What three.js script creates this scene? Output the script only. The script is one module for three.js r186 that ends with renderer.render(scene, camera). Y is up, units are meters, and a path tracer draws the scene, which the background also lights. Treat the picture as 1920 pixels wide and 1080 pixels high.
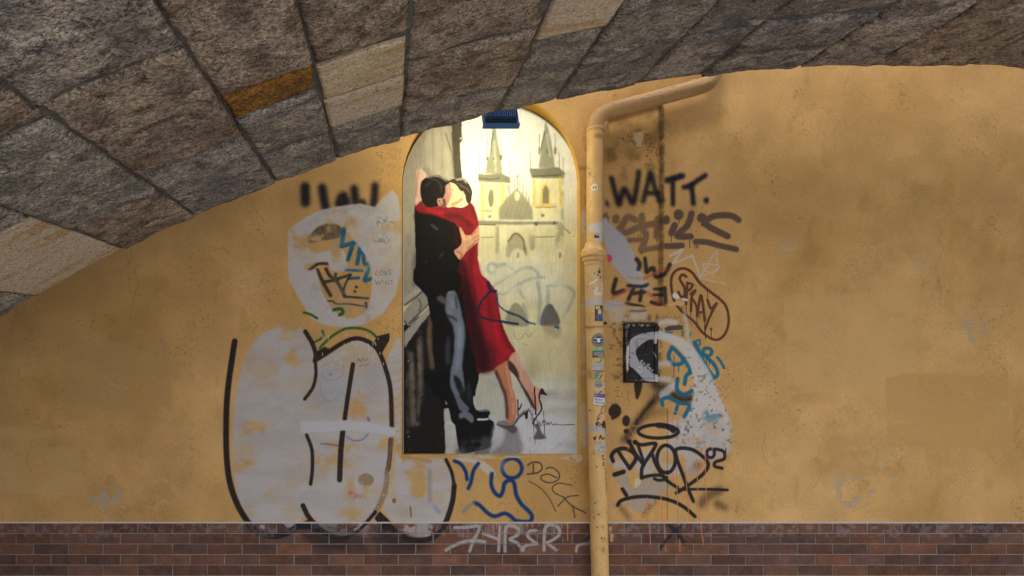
import * as THREE from 'three';
import { mergeGeometries } from 'three/addons/utils/BufferGeometryUtils.js';
import { RoundedBoxGeometry } from 'three/addons/geometries/RoundedBoxGeometry.js';
import { RectAreaLightUniformsLib } from 'three/addons/lights/RectAreaLightUniformsLib.js';

// ---------------------------------------------------------------- camera, sky, sun, exposure
const scene = new THREE.Scene();
const PXM = 280, EYE = 1.65, VX = 720, VY = 645, FOCAL = 960, DIST = FOCAL / PXM;   // wall survey: 280 survey units to the metre
const camera = new THREE.PerspectiveCamera(2 * Math.atan(540 / FOCAL) * 180 / Math.PI, 16 / 9, 0.05, 400);
camera.position.set(0, EYE, DIST);
camera.lookAt(0, EYE, 0);
camera.setViewOffset(1920, 1080, 960 - VX, 540 - VY, 1920, 1080);                  // shifted lens, as the upright walls show
{
  const W = 64, H = 32, d = new Float32Array(W * H * 4);
  for (let y = 0; y < H; y++) for (let x = 0; x < W; x++) {
    const el = Math.max(0, Math.sin(((y + 0.5) / H - 0.5) * Math.PI)), i = (y * W + x) * 4;
    d[i] = 1.02 + 0.36 * el; d[i + 1] = 1.01 + 0.46 * el; d[i + 2] = 1.0 + 0.7 * el; d[i + 3] = 1;
  }
  const t = new THREE.DataTexture(d, W, H, THREE.RGBAFormat, THREE.FloatType);
  t.mapping = THREE.EquirectangularReflectionMapping; t.magFilter = THREE.LinearFilter; t.needsUpdate = true;
  scene.background = t; scene.environment = t;
}
const sun = new THREE.DirectionalLight(0xfff1de, 0.9);
sun.position.set(-7, 12, 9); sun.castShadow = true; sun.shadow.radius = 30;
sun.shadow.camera.left = sun.shadow.camera.bottom = -12; sun.shadow.camera.right = sun.shadow.camera.top = 12; sun.shadow.camera.far = 60;
scene.add(sun);
const renderer = new THREE.WebGLRenderer({ antialias: true });
renderer.toneMapping = THREE.LinearToneMapping;
renderer.toneMappingExposure = 1.56;
renderer.shadowMap.enabled = true;
const LAMP = 80;                                                                    // strength of the lamp over the mural
RectAreaLightUniformsLib.init();

// ---------------------------------------------------------------- helpers
const X = (px) => (px - VX) / PXM, Y = (py) => EYE + (VY - py) / PXM;               // survey units on the wall -> metres
const atZ = (px, py, z) => { const k = (DIST - z) / FOCAL; return new THREE.Vector3((px - VX) * k, EYE + (VY - py) * k, z); };
let seed = 7;
const rnd = () => { seed = (seed + 0x6d2b79f5) | 0; let t = Math.imul(seed ^ (seed >>> 15), 1 | seed); t = (t + Math.imul(t ^ (t >>> 7), 61 | t)) ^ t; return ((t ^ (t >>> 14)) >>> 0) / 4294967296; };
const clamp = (v, a = 0, b = 1) => (v < a ? a : v > b ? b : v);
const sstep = (a, b, v) => { const t = clamp((v - a) / (b - a)); return t * t * (3 - 2 * t); };
const TAB = new Float32Array(65536); for (let i = 0; i < 65536; i++) TAB[i] = rnd();
const lat = (x, y) => TAB[((x & 255) << 8) | (y & 255)];
function vnoise(x, y) {
  const xi = Math.floor(x), yi = Math.floor(y), fx = x - xi, fy = y - yi, u = fx * fx * (3 - 2 * fx), v = fy * fy * (3 - 2 * fy);
  const a = lat(xi, yi), b = lat(xi + 1, yi), c = lat(xi, yi + 1), d = lat(xi + 1, yi + 1);
  return a + (b - a) * u + (c - a) * v + (a - b - c + d) * u * v;
}
function fbm(x, y, n = 4) { let s = 0, a = 0.5, t = 0; for (let i = 0; i < n; i++) { s += a * vnoise(x, y); t += a; x = x * 2.03 + 17.3; y = y * 2.03 + 9.1; a *= 0.5; } return s / t; }
const taken = new Map();
const numbered = (n) => { const k = taken.get(n) ?? 0; taken.set(n, k + 1); return k ? n + '_' + String(k).padStart(3, '0') : n; };
function tag(o, label, category, group, kind) { o.userData.label = label; if (category) o.userData.category = category; if (group) o.userData.group = group; if (kind) o.userData.kind = kind; return o; }
function thing(name, label, category, pos = [0, 0, 0]) { const g = new THREE.Group(); g.name = numbered(name); g.position.set(...pos); scene.add(g); return tag(g, label, category); }
function part(name, geo, mat, parent, label) { const m = new THREE.Mesh(geo, mat); m.name = name; m.castShadow = m.receiveShadow = true; parent.add(m); if (label) m.userData.label = label; return m; }
const box = (w, h, d, x = 0, y = 0, z = 0, r = 0) => { const g = r ? new RoundedBoxGeometry(w, h, d, 2, r) : new THREE.BoxGeometry(w, h, d); g.translate(x, y, z); return g; };
const merge = (list) => mergeGeometries(list.map((g) => { const n = g.index ? g.toNonIndexed() : g; for (const k of Object.keys(n.attributes)) if (!['position', 'normal', 'uv'].includes(k)) n.deleteAttribute(k); return n; }));

// ---------------------------------------------------------------- paint: strokes and fills on a canvas with grain, in survey units
function trace(ctx, p, close, straight) {
  const n = p.length / 2; ctx.beginPath();
  if (straight || n < 3) { ctx.moveTo(p[0], p[1]); for (let i = 1; i < n; i++) ctx.lineTo(p[2 * i], p[2 * i + 1]); if (close) ctx.closePath(); return; }
  const P = (i) => { i = close ? (i + n) % n : clamp(i, 0, n - 1); return [p[2 * i], p[2 * i + 1]]; };
  ctx.moveTo(...P(0));
  for (let i = 0; i < (close ? n : n - 1); i++) {
    const [a, b, c, d] = [P(i - 1), P(i), P(i + 1), P(i + 2)];
    ctx.bezierCurveTo(b[0] + (c[0] - a[0]) / 6, b[1] + (c[1] - a[1]) / 6, c[0] - (d[0] - b[0]) / 6, c[1] - (d[1] - b[1]) / 6, c[0], c[1]);
  }
  if (close) ctx.closePath();
}
const ID = [0, 0, 1];
const map2 = ([ox, oy, s], p) => p.map((v, i) => (i & 1 ? oy : ox) + v / s);
const S = (T, w, ...p) => ({ p: map2(T, p), w: w / T[2] });                          // brush stroke
const L = (T, w, ...p) => ({ p: map2(T, p), w: w / T[2], line: true });              // straight stroke
const F = (T, ...p) => ({ p: map2(T, p), fill: true });                              // filled outline
const Q = (T, ...p) => ({ p: map2(T, p), fill: true, line: true });                  // filled polygon
const O = (T, x, y, r, ry = r) => ({ p: map2(T, Array.from({ length: 10 }, (_, i) => [x + r * Math.cos(i * 0.6283), y + ry * Math.sin(i * 0.6283)]).flat()), fill: true });
const RING = (T, w, x, y, r, ry = r) => ({ p: map2(T, Array.from({ length: 12 }, (_, i) => [x + r * Math.cos(i * 0.5236), y + ry * Math.sin(i * 0.5236)]).flat()), w: w / T[2], close: true });
const TX = (T, x, y, size, text, o = {}) => ({ text, p: map2(T, [x, y]), size: size / T[2], ...o });
class Painter {
  constructor(x0, y0, w, h, k, base) {
    this.x0 = x0; this.y0 = y0; this.k = k; this.W = Math.round(w * k); this.H = Math.round(h * k);
    this.c = new Float32Array(this.W * this.H * 3); this.h = new Float32Array(this.W * this.H);
    for (let j = 0, i = 0; j < this.H; j++) for (let q = 0; q < this.W; q++, i++) {
      const [r, g, b, e = 0.5] = base(x0 + q / k, y0 + j / k);
      this.c[3 * i] = r; this.c[3 * i + 1] = g; this.c[3 * i + 2] = b; this.h[i] = e;
    }
  }
  lay(shapes, col, { blur = 0.5, grain = 0.3, op = 1, patch, streak = 1, height, vary = 6 } = {}) {
    let a = 1e9, b = 1e9, c = -1e9, d = -1e9;
    for (const s of shapes) {
      const m = (s.w ?? 0) / 2 + blur * 3 + 2 + (s.text ? s.text.length * s.size : 0);
      for (let i = 0; i < s.p.length; i += 2) { a = Math.min(a, s.p[i] - m); c = Math.max(c, s.p[i] + m); b = Math.min(b, s.p[i + 1] - m); d = Math.max(d, s.p[i + 1] + m); }
    }
    const k = this.k, i0 = Math.max(0, Math.floor((a - this.x0) * k)), i1 = Math.min(this.W, Math.ceil((c - this.x0) * k)), j0 = Math.max(0, Math.floor((b - this.y0) * k)), j1 = Math.min(this.H, Math.ceil((d - this.y0) * k));
    if (i1 <= i0 || j1 <= j0) return this;
    const cv = document.createElement('canvas'); cv.width = i1 - i0; cv.height = j1 - j0;
    const ctx = cv.getContext('2d'); ctx.setTransform(k, 0, 0, k, -this.x0 * k - i0, -this.y0 * k - j0);
    if (blur > 0.05) ctx.filter = 'blur(' + (blur * k).toFixed(2) + 'px)';
    ctx.fillStyle = ctx.strokeStyle = '#fff'; ctx.lineCap = 'round'; ctx.lineJoin = 'round';
    for (const s of shapes) {
      if (s.text) { ctx.save(); ctx.translate(s.p[0], s.p[1]); if (s.turn) ctx.rotate(s.turn); ctx.scale(s.sx ?? 1, 1); ctx.font = (s.weight ?? '') + ' ' + s.size + 'px ' + (s.font ?? 'sans-serif'); ctx.textAlign = 'center'; ctx.textBaseline = 'middle'; ctx.fillText(s.text, 0, 0); ctx.restore(); continue; }
      trace(ctx, s.p, s.fill || s.close, s.line);
      if (s.fill) ctx.fill(); else { ctx.lineWidth = s.w; ctx.stroke(); }
    }
    const px = ctx.getImageData(0, 0, cv.width, cv.height).data;
    for (let j = j0, n = 3; j < j1; j++) for (let i = i0; i < i1; i++, n += 4) {
      let al = px[n] / 255; if (al < 0.004) continue;
      const x = this.x0 + i / k, y = this.y0 + j / k, g = vnoise(x * 1.9, y * 1.9), g2 = vnoise(x * 0.7 + 40, y * 0.7);
      al = clamp(al + (g - 0.5) * grain * 5 * al * (1 - al)); al *= 1 - grain * 0.45 * sstep(0.55, 0.95, g);
      if (patch) al *= sstep(patch[0], patch[1], fbm(x / (patch[2] * streak) + 5, y / patch[2], 4));
      al *= op;
      const v = (g2 - 0.5) * vary * 2, o = 3 * (j * this.W + i);
      this.c[o] += (col[0] + v - this.c[o]) * al; this.c[o + 1] += (col[1] + v - this.c[o + 1]) * al; this.c[o + 2] += (col[2] + v - this.c[o + 2]) * al;
      if (height !== undefined) this.h[o / 3] += (height - this.h[o / 3]) * Math.min(1, al * 1.5);
    }
    return this;
  }
  tex() {
    const d = new Uint8Array(this.W * this.H * 4);
    for (let j = 0; j < this.H; j++) for (let i = 0; i < this.W; i++) { const s = 3 * (j * this.W + i), o = 4 * ((this.H - 1 - j) * this.W + i); for (let q = 0; q < 3; q++) d[o + q] = clamp(this.c[s + q], 0, 255); d[o + 3] = 255; }
    return finish(new THREE.DataTexture(d, this.W, this.H), true);
  }
  bump() {
    const d = new Uint8Array(this.W * this.H * 4);
    for (let j = 0; j < this.H; j++) for (let i = 0; i < this.W; i++) { const o = 4 * ((this.H - 1 - j) * this.W + i); d[o] = d[o + 1] = d[o + 2] = clamp(this.h[j * this.W + i]) * 255; d[o + 3] = 255; }
    return finish(new THREE.DataTexture(d, this.W, this.H), false);
  }
  brush(amp, warp) {                                                                // hand-painted look: ragged edges and bristle streaks
    const src = this.c.slice(), k = this.k;
    for (let j = 0; j < this.H; j++) for (let i = 0; i < this.W; i++) {
      const x = this.x0 + i / k, y = this.y0 + j / k, pick = sstep(0.3, 0.5, fbm(x / 55 + 3, y / 55, 2));
      const wx = (fbm(x / 5, y / 9, 3) - 0.5) * 2 * warp, wy = (fbm(x / 6 + 50, y / 6, 3) - 0.5) * 2 * warp, a = clamp(Math.round(i + wx * k), 0, this.W - 1), b = clamp(Math.round(j + wy * k), 0, this.H - 1);
      const s = 1 + (((fbm(x / 1.3, y / 18, 3) - 0.5) * pick + (fbm((x * 0.8 + y * 0.6) / 1.4, (y * 0.8 - x * 0.6) / 15, 3) - 0.5) * (1 - pick)) + (fbm(x / 18 + 9, y / 22, 3) - 0.5) * 0.9) * amp, lift = (fbm(x / 1.6 + 30, y / 20, 3) - 0.5) * amp * 26, q = 3 * (b * this.W + a), o = 3 * (j * this.W + i);
      this.c[o] = src[q] * s + lift; this.c[o + 1] = src[q + 1] * s + lift; this.c[o + 2] = src[q + 2] * s + lift;
    }
    return this;
  }
  uv(geo) {                                                                         // planar coordinates in wall metres
    const p = geo.attributes.position, u = new Float32Array(p.count * 2);
    for (let i = 0; i < p.count; i++) { u[2 * i] = (VX + p.getX(i) * PXM - this.x0) * this.k / this.W; u[2 * i + 1] = 1 - (VY - (p.getY(i) - EYE) * PXM - this.y0) * this.k / this.H; }
    geo.setAttribute('uv', new THREE.BufferAttribute(u, 2)); return geo;
  }
}
function finish(t, srgb) { t.magFilter = t.minFilter = THREE.LinearFilter; t.wrapS = t.wrapT = THREE.ClampToEdgeWrapping; if (srgb) t.colorSpace = THREE.SRGBColorSpace; t.needsUpdate = true; return t; }
function tile(W, H, f, srgb) {                                                       // repeating computed texture
  const d = new Uint8Array(W * H * 4);
  for (let j = 0; j < H; j++) for (let i = 0; i < W; i++) { const c = f(i, j), o = 4 * (j * W + i); d[o] = clamp(c[0], 0, 255); d[o + 1] = clamp(c[1], 0, 255); d[o + 2] = clamp(c[2], 0, 255); d[o + 3] = 255; }
  const t = finish(new THREE.DataTexture(d, W, H), srgb); t.wrapS = t.wrapT = THREE.MirroredRepeatWrapping; return t;
}

// ---------------------------------------------------------------- the wall's paint: plaster colour, then every layer of spray and marker
const Z3 = [564, 300, 3.6], Z4 = [564, 580, 3.6], Z5 = [564, 820, 5], Z6 = [840, 820, 5], G7 = [1080, 820, 5], G8 = [1080, 560, 4], G5 = [1120, 280, 4.911], G6 = [1120, 440, 5.398], GH = [1140, 700, 8.31];
const BLACK = [33, 31, 35], SOOT = [44, 36, 34], WHITE = [186, 183, 185], BLUE = [28, 92, 128], NAVY = [22, 58, 112], BROWN = [88, 70, 62];
function plasterBase(x, y) {
  const big = fbm(x / 210 + 3, y / 210, 3) - 0.5, mid = fbm(x / 46, y / 46 + 8, 4) - 0.5, fine = vnoise(x * 0.9, y * 0.9) - 0.5, grit = vnoise(x * 2.3, y * 2.3) - 0.5;
  const dirt = sstep(0.6, 0.78, fbm(x / 33 + 90, y / 60, 5)), v = 1 + big * 0.16 + mid * 0.16 + fine * 0.1 + grit * 0.08, s = sstep(0.76, 0.86, vnoise(x / 2.6 + 7, y / 2.6)) * sstep(0.5, 0.72, fbm(x / 60 + 31, y / 60, 3)) * 0.14;
  const q = 1 - s - dirt * 0.045;
  return [(196 + big * 12) * v * q, (155 + big * 16) * v * q, (98 + big * 26 - dirt * 5) * v * q, 0.5 + mid * 0.35 + fine * 0.14 + grit * 0.12 - s * 0.3];
}
const BW = 0.232 * PXM, BH = 19.7, BY0 = 979.5;                                      // one brick with its joint, in survey units
function brickBase(x, y) {
  const row = Math.floor((y - BY0) / BH), col = Math.floor((x + (row & 1 ? BW / 2 : 0)) / BW), t = lat(col * 7 + 3, row * 13 + 5) - 0.5, t2 = lat(col * 5 + 1, row * 3 + 9) - 0.5;
  const v = 1 + t * 0.26 + (fbm(x / 14, y / 14, 4) - 0.5) * 0.35 + (vnoise(x * 1.4, y * 1.4) - 0.5) * 0.12, s = sstep(0.78, 0.9, vnoise(x / 1.7, y / 1.7)) * 14;
  return [(104 + t2 * 18) * v + s, (73 + t2 * 6) * v + s, (60 - t2 * 6) * v + s, 0.5 + (fbm(x / 4, y / 4, 3) - 0.5) * 0.8];
}
function graffiti(P, brick) {
  const spray = { blur: 1.6, grain: 0.6 }, soft = { blur: 3, grain: 0.8 }, pen = { blur: 0.25, grain: 0.3 };
  if (!brick) {
    // weathering: stains and mould, plus shade painted at the recess edge, box and pipe
    P.lay([F(ID, 1128, 235, 1180, 225, 1243, 205, 1245, 330, 1200, 350, 1150, 320, 1130, 330)], [108, 82, 46], { blur: 16, grain: 0.9, op: 0.55, patch: [0.42, 0.7, 26] });  // browner patch below the slanting pipe
    P.lay([S(ID, 4, 1242, 200, 1243, 300, 1242, 420, 1241, 570)], [52, 44, 34], { blur: 2, grain: 1, op: 0.9, patch: [0.2, 0.55, 14] });  // mould line with the recess edge shadow painted in
    P.lay([O(ID, 1204, 260, 30, 16), O(ID, 1185, 255, 22, 12), O(ID, 1225, 290, 18, 24)], [62, 46, 32], { blur: 6, grain: 1, op: 0.7, patch: [0.58, 0.7, 2.6] });
    P.lay([Q(ID, 1192, 246, 1211, 243, 1211, 258, 1206, 264, 1206, 272, 1196, 272, 1197, 264, 1193, 258)], [196, 170, 132], { blur: 0.6, grain: 0.4, op: 0.9 });
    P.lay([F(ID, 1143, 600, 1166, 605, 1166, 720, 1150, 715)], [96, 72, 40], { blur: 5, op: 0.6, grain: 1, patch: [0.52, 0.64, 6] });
    P.lay([F(ID, 1160, 590, 1240, 590, 1238, 603, 1160, 603), F(ID, 1229, 604, 1240, 606, 1238, 720, 1229, 720)], [80, 64, 44], { blur: 3, op: 0.6, grain: 1, patch: [0.45, 0.65, 8] });  // stain above the box; shadow of the box painted down its right side
    P.lay([S(ID, 9, 1100, 240, 1101, 330, 1100, 460)], [120, 88, 44], { blur: 3, op: 0.5, grain: 1, patch: [0.4, 0.7, 9] });  // shade painted along the left side of the pipe
    for (const [px, py, r] of [[180, 700, 90], [420, 520, 60], [1500, 600, 80], [1700, 480, 60], [1620, 850, 110], [260, 900, 100], [1830, 760, 90]])
      P.lay([O(ID, px, py, r, r * 0.7)], [168, 130, 82], { blur: r / 3, grain: 1, op: 0.5, patch: [0.4, 0.8, 40] }).lay([O(ID, px + r * 0.3, py + 20, r * 0.5, r * 0.4)], [192, 166, 124], { blur: 1, op: 0.6, grain: 0.5, patch: [0.6, 0.64, 14], height: 0.25 });
    for (let i = 0; i < 26; i++) { const cx = -400 + i * 113 + lat(i, 3) * 80, cy = 560 + lat(i, 9) * 380; P.lay([S(ID, 0.7, cx, cy, cx + 6 - lat(i, 1) * 12, cy + 16, cx + 12 - lat(i, 2) * 22, cy + 34, cx + 8 - lat(i, 5) * 16, cy + 60)], [104, 80, 48], { blur: 0.3, op: 0.55, height: 0.3 }); }

    for (const [x0, y0, x1, y1, c] of [[120, 640, 318, 792, [186, 150, 100]], [1470, 548, 1716, 742, [204, 166, 110]], [1660, 700, 1890, 842, [191, 151, 94]], [-60, 800, 150, 930, [202, 164, 112]], [60, 500, 230, 590, [190, 148, 90]]])   // rolled-over patches of newer paint
      P.lay([Q(ID, x0, y0 + 8, x0 + 40, y0, x1 - 30, y0 + 5, x1, y0 + 2, x1 + 4, y1 - 20, x1 - 8, y1, x0 + 60, y1 - 6, x0 + 4, y1 - 2)], c, { blur: 1, grain: 0.9, op: 0.75, patch: [0.2, 0.5, 26], streak: 2.5 });
    P.lay([F(ID, 168, 930, 190, 912, 232, 918, 250, 940, 236, 966, 196, 970, 176, 956), F(ID, 1560, 905, 1592, 890, 1640, 902, 1650, 930, 1622, 962, 1580, 950), F(ID, 1800, 610, 1822, 600, 1846, 616, 1838, 640, 1812, 642), F(ID, 1455, 455, 1476, 448, 1490, 462, 1480, 478, 1460, 474)], [178, 158, 130], { blur: 4, grain: 0.9, op: 0.9, patch: [0.5, 0.54, 13], height: 0.1 });
    for (const [a, b, n] of [[250, 420, 1], [1760, 420, 3]]) { const q = []; let x = a, y = b; for (let i = 0; i < 14; i++) { q.push(x, y); x += (lat(i, n * 7) - 0.45) * 16; y += 6 + lat(i, n * 11) * 12; } P.lay([S(ID, 0.6, ...q)], [104, 80, 50], { blur: 0.25, op: 0.6, height: 0.2 }); }
    // left: black letters, white ring, what shows inside the ring
    P.lay([S(ID, 17, 572, 350, 573, 380), S(ID, 16, 604, 352, 607, 372, 612, 396), S(ID, 15, 664, 354, 667, 383), S(ID, 14, 703, 348, 702, 370, 699, 392), F(ID, 630, 390, 631, 370, 642, 359, 652, 364, 657, 390), F(ID, 664, 392, 672, 376, 683, 374, 688, 392)], BLACK, { blur: 3.4, grain: 0.55 });
    P.lay([F(Z3, 45, 560, 60, 500, 110, 455, 180, 428, 245, 436, 280, 470, 270, 515, 225, 532, 140, 545)], [74, 66, 56], { blur: 1.2, grain: 0.5, op: 0.85, patch: [0.2, 0.5, 14] });
    P.lay([L(Z3, 30, 292, 465, 276, 578), S(Z3, 30, 274, 582, 310, 572, 385, 552), S(Z3, 28, 350, 575, 318, 672), S(Z3, 28, 402, 585, 392, 640, 380, 702), S(Z3, 26, 392, 622, 420, 630, 430, 700, 462, 698), L(Z3, 18, 298, 742, 415, 748), L(Z3, 20, 325, 800, 392, 795), S(Z3, 26, 462, 728, 440, 785, 432, 814, 478, 800)], BLUE, { blur: 0.8, grain: 0.4 });
    P.lay([S(Z3, 24, 112, 742, 150, 825, 202, 915), S(Z3, 24, 170, 735, 195, 780, 250, 830, 296, 918), L(Z3, 22, 150, 825, 250, 808), S(Z3, 20, 236, 768, 242, 800, 336, 775), S(Z3, 16, 336, 775, 300, 840, 288, 915, 340, 925, 456, 934), O(Z3, 375, 858, 11), O(Z3, 365, 888, 10), S(Z3, 11, 175, 955, 215, 952, 240, 970, 330, 972, 432, 988), L(Z3, 18, 438, 965, 446, 1002), S(Z3, 22, 60, 742, 120, 700, 185, 700)], [46, 42, 46], { blur: 0.8, grain: 0.8, op: 0.9 });
    const ring = [F(ID, 540, 430, 572, 408, 600, 394, 633, 387, 675, 381, 703, 388, 722, 368, 736, 354, 746, 366, 751, 400, 752, 450, 751, 510, 742, 552, 720, 586, 690, 606, 652, 614, 610, 610, 585, 598, 560, 560, 540, 520)];
    const hole = new Painter(540, 400, 190, 220, 1, () => [0, 0, 0]);                // ring minus its hole, as one outline
    const outline = [540, 430, 572, 408, 600, 394, 633, 387, 675, 381, 703, 388, 722, 368, 736, 356, 746, 368, 751, 400, 752, 450, 751, 510, 742, 552, 720, 586, 690, 606, 664, 613, 664, 597, 683, 588, 692, 572, 696, 550, 697, 522, 693, 500, 686, 480, 675, 464, 661, 447, 647, 430, 631, 419, 614, 418, 595, 425, 581, 439, 576.5, 455, 581, 472, 595, 475, 614, 469.5, 633, 466.5, 644.5, 469.5, 650, 480.5, 648, 489, 653, 497, 647, 507, 636, 511, 619.5, 505.5, 614, 490.5, 592, 492, 572, 497, 572, 507, 593, 505.5, 596, 519.5, 600, 536, 608, 555.5, 619.5, 573.5, 633, 587.5, 650, 597, 664, 597, 664, 613, 652, 614, 610, 610, 585, 598, 560, 560, 540, 520];
    P.lay([Q(ID, ...outline)], WHITE, { blur: 1.3, grain: 0.45, op: 0.95, patch: [0.08, 0.46, 30] });
    P.lay([F(ID, 690, 440, 748, 430, 748, 540, 700, 540)], [184, 160, 136], { blur: 8, op: 0.5, grain: 0.8, patch: [0.4, 0.75, 22] }).lay([F(ID, 575, 400, 700, 385, 750, 400, 750, 560, 690, 600, 600, 606, 575, 560)], [150, 148, 154], { blur: 4, op: 0.35, grain: 1, patch: [0.4, 0.8, 18] });
    P.lay([O(ID, 715, 450, 16, 10), O(ID, 720, 415, 20, 8)], [120, 118, 126], { blur: 3, op: 0.7, grain: 1, patch: [0.52, 0.62, 4] });
    P.lay([L(ID, 0.65, 706, 506, 704, 516, 709, 516), S(ID, 0.65, 715, 507, 711, 511, 714, 516, 719, 512, 715, 507), L(ID, 0.65, 720, 507, 723, 516, 727, 506), L(ID, 0.65, 736, 505, 730, 506, 729, 515, 735, 514), L(ID, 0.6, 729, 510, 734, 510), L(ID, 0.65, 704, 525, 706, 534, 709, 528, 712, 534, 715, 525), L(ID, 0.65, 718, 525, 718, 534), L(ID, 0.65, 722, 534, 723, 526, 728, 534, 729, 525), S(ID, 0.65, 737, 525, 732, 527, 736, 531, 731, 534)], [62, 58, 60], { blur: 0.25, grain: 0.5, op: 0.85 });
    P.lay([S(Z3, 16, 20, 1030, 60, 1040, 110, 1068), S(Z3, 22, 222, 1012, 270, 1004, 285, 1030, 262, 1046)], [44, 92, 38], { blur: 0.8 });
  }
  // left: big bubble letters
  P.lay([S(Z4, 15, 90, 222, 140, 195, 152, 165, 145, 145), S(Z4, 17, 128, 262, 200, 190, 300, 132, 400, 128, 470, 152, 514, 190)], [50, 98, 44], { blur: 0.8 });
  const white1 = [F(ID, 590, 680, 640, 650, 668, 637, 690, 641, 712, 662, 727, 705, 735, 760, 736, 800, 734, 850, 730, 900, 712, 950, 690, 985, 660, 1003, 636, 1008, 612, 1000, 590, 975, 574, 960, 560, 980, 520, 1000, 470, 985, 440, 900, 440, 760, 470, 650, 530, 610, 572, 620, 590, 660), F(ID, 722, 690, 752, 640, 752, 850, 770, 860, 830, 862, 846, 892, 850, 925, 840, 965, 812, 1000, 785, 1008, 750, 990, 720, 950, 738, 890, 740, 760)];
  P.lay(white1, [184, 180, 181], { blur: 1.6, grain: 0.45, op: brick ? 0.8 : 0.97, patch: brick ? [0.42, 0.52, 16] : [0.22, 0.4, 40], streak: 1.5 });
  if (!brick) {
    P.lay(white1, [188, 156, 112], { blur: 3, grain: 0.9, op: 0.5, patch: [0.46, 0.8, 30], streak: 1.4 }).lay(white1, [156, 148, 144], { blur: 3, grain: 1, op: 0.3, patch: [0.4, 0.8, 24], streak: 3 });
    for (let i = 0; i < 10; i++) P.lay([S(ID, 3, 738, 700 + i * 16, 746, 697 + i * 16, 754, 692 + i * 16)], [196, 150, 82], { blur: 0.7, op: 0.6, grain: 0.8 });
    P.lay([O(ID, 668, 738, 22, 16), O(ID, 668, 772, 26, 12), O(ID, 640, 850, 40, 24), O(ID, 600, 870, 24, 18), O(ID, 668, 918, 26, 24), O(ID, 655, 965, 34, 14)], [192, 150, 92], { blur: 7, op: 0.7, grain: 0.8, patch: [0.36, 0.6, 16] });
    P.lay([O(ID, 612, 730, 30, 40), O(ID, 700, 720, 20, 40)], [150, 152, 176], { blur: 12, op: 0.4 });
    P.lay([F(ID, 654, 920, 668, 926, 690, 933, 680, 936, 658, 932)], [176, 96, 112], { blur: 2, op: 0.85, grain: 0.7, patch: [0.3, 0.5, 8] });
    P.lay([L(ID, 5, 690, 784, 692, 788), S(ID, 2.4, 650, 818, 662, 826, 680, 824, 690, 814), S(ID, 3, 602, 832, 618, 833, 636, 836)], [92, 88, 112], { blur: 1, op: 0.7 });
    P.lay([O(ID, 686, 900, 15, 12)], [150, 130, 98], { blur: 0.8, height: 0.2, patch: [0.2, 0.4, 6] }).lay([O(ID, 739, 939, 3.6, 5), S(ID, 2.6, 769, 950, 770, 960, 771, 969)], [126, 100, 66], { blur: 0.5, height: 0.2 });
    P.lay([S(ID, 0.8, 602, 690, 612, 682, 640, 684, 644, 700, 628, 712, 610, 710, 604, 700, 616, 692), S(ID, 0.8, 600, 722, 604, 742, 616, 752, 630, 748, 634, 736), S(ID, 0.9, 632, 752, 644, 738, 648, 756, 654, 742, 660, 752), O(ID, 620, 702, 2.5)], [78, 146, 176], { blur: 0.3, op: 0.8 });
    P.lay([S(ID, 0.7, 670, 680, 672, 673, 676, 678, 680, 672, 684, 676, 690, 671), S(ID, 0.7, 674, 688, 680, 684, 686, 685, 692, 680)], [60, 60, 70], pen);
    P.lay([S(ID, 5, 806, 880, 806, 940), S(ID, 6, 815, 950, 824, 960)], [96, 120, 156], { blur: 2, op: 0.5 });
    P.lay([F(ID, 750, 857, 780, 858, 808, 862, 806, 869, 795, 868, 784, 864, 756, 861)], [178, 142, 108], { blur: 0.4, height: 0.2, grain: 0.5 });
  }
  const line = { blur: 0.7, grain: 0.35, op: 0.96, vary: 12 };
  P.lay([S(Z4, 30, 30, 150, 75, 225, 100, 300, 96, 350), S(Z4, 30, 96, 345, 180, 292, 280, 228, 370, 196, 450, 216, 520, 275, 572, 400, 606, 550, 614, 800), Q(Z4, 496, 215, 520, 180, 600, 160, 600, 205, 545, 300), S(Z4, 22, 96, 340, 102, 440, 80, 530, 26, 606), S(Z4, 40, 120, 300, 170, 272), S(Z4, 30, 352, 372, 322, 560, 296, 742), S(Z4, 36, 283, 825, 270, 960, 262, 1150), S(Z4, 24, 40, 850, 75, 950, 78, 1080, 66, 1180), S(Z4, 28, 606, 880, 600, 1000, 590, 1080)], SOOT, line);
  P.lay([S(Z5, 40, 850, 20, 830, 200, 805, 340)], [112, 92, 78], { ...line, grain: 0.8 }).lay([S(Z5, 52, 815, 330, 790, 500, 745, 620, 700, 700)], [142, 122, 100], { ...line, op: 0.9, grain: 0.8, patch: [0.2, 0.4, 10] });
  P.lay([S(Z5, 46, 20, 640, 70, 740, 150, 830, 260, 905, 370, 938), S(Z5, 34, 370, 940, 480, 915, 590, 825, 700, 700), S(Z5, 50, 60, 800, 110, 830, 160, 860), Q(Z5, 690, 760, 740, 690, 790, 740, 880, 830, 860, 880, 760, 850), S(Z5, 48, 740, 740, 800, 805, 900, 885, 1000, 945, 1120, 962), S(Z5, 48, 1120, 965, 1250, 925, 1350, 810, 1420, 610, 1438, 450), S(Z5, 32, 1438, 450, 1415, 330, 1362, 210)], [40, 35, 36], line);
  P.lay([S(Z5, 90, 60, 900, 200, 960, 400, 990), S(Z5, 80, 740, 880, 880, 960, 1100, 1010)], [48, 40, 38], { blur: 4, op: 0.6, grain: 0.8 });
  P.lay([S(ID, 11, 440, 640, 425, 760, 430, 900, 470, 985, 520, 1004, 560, 985)], [40, 35, 36], line);
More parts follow.
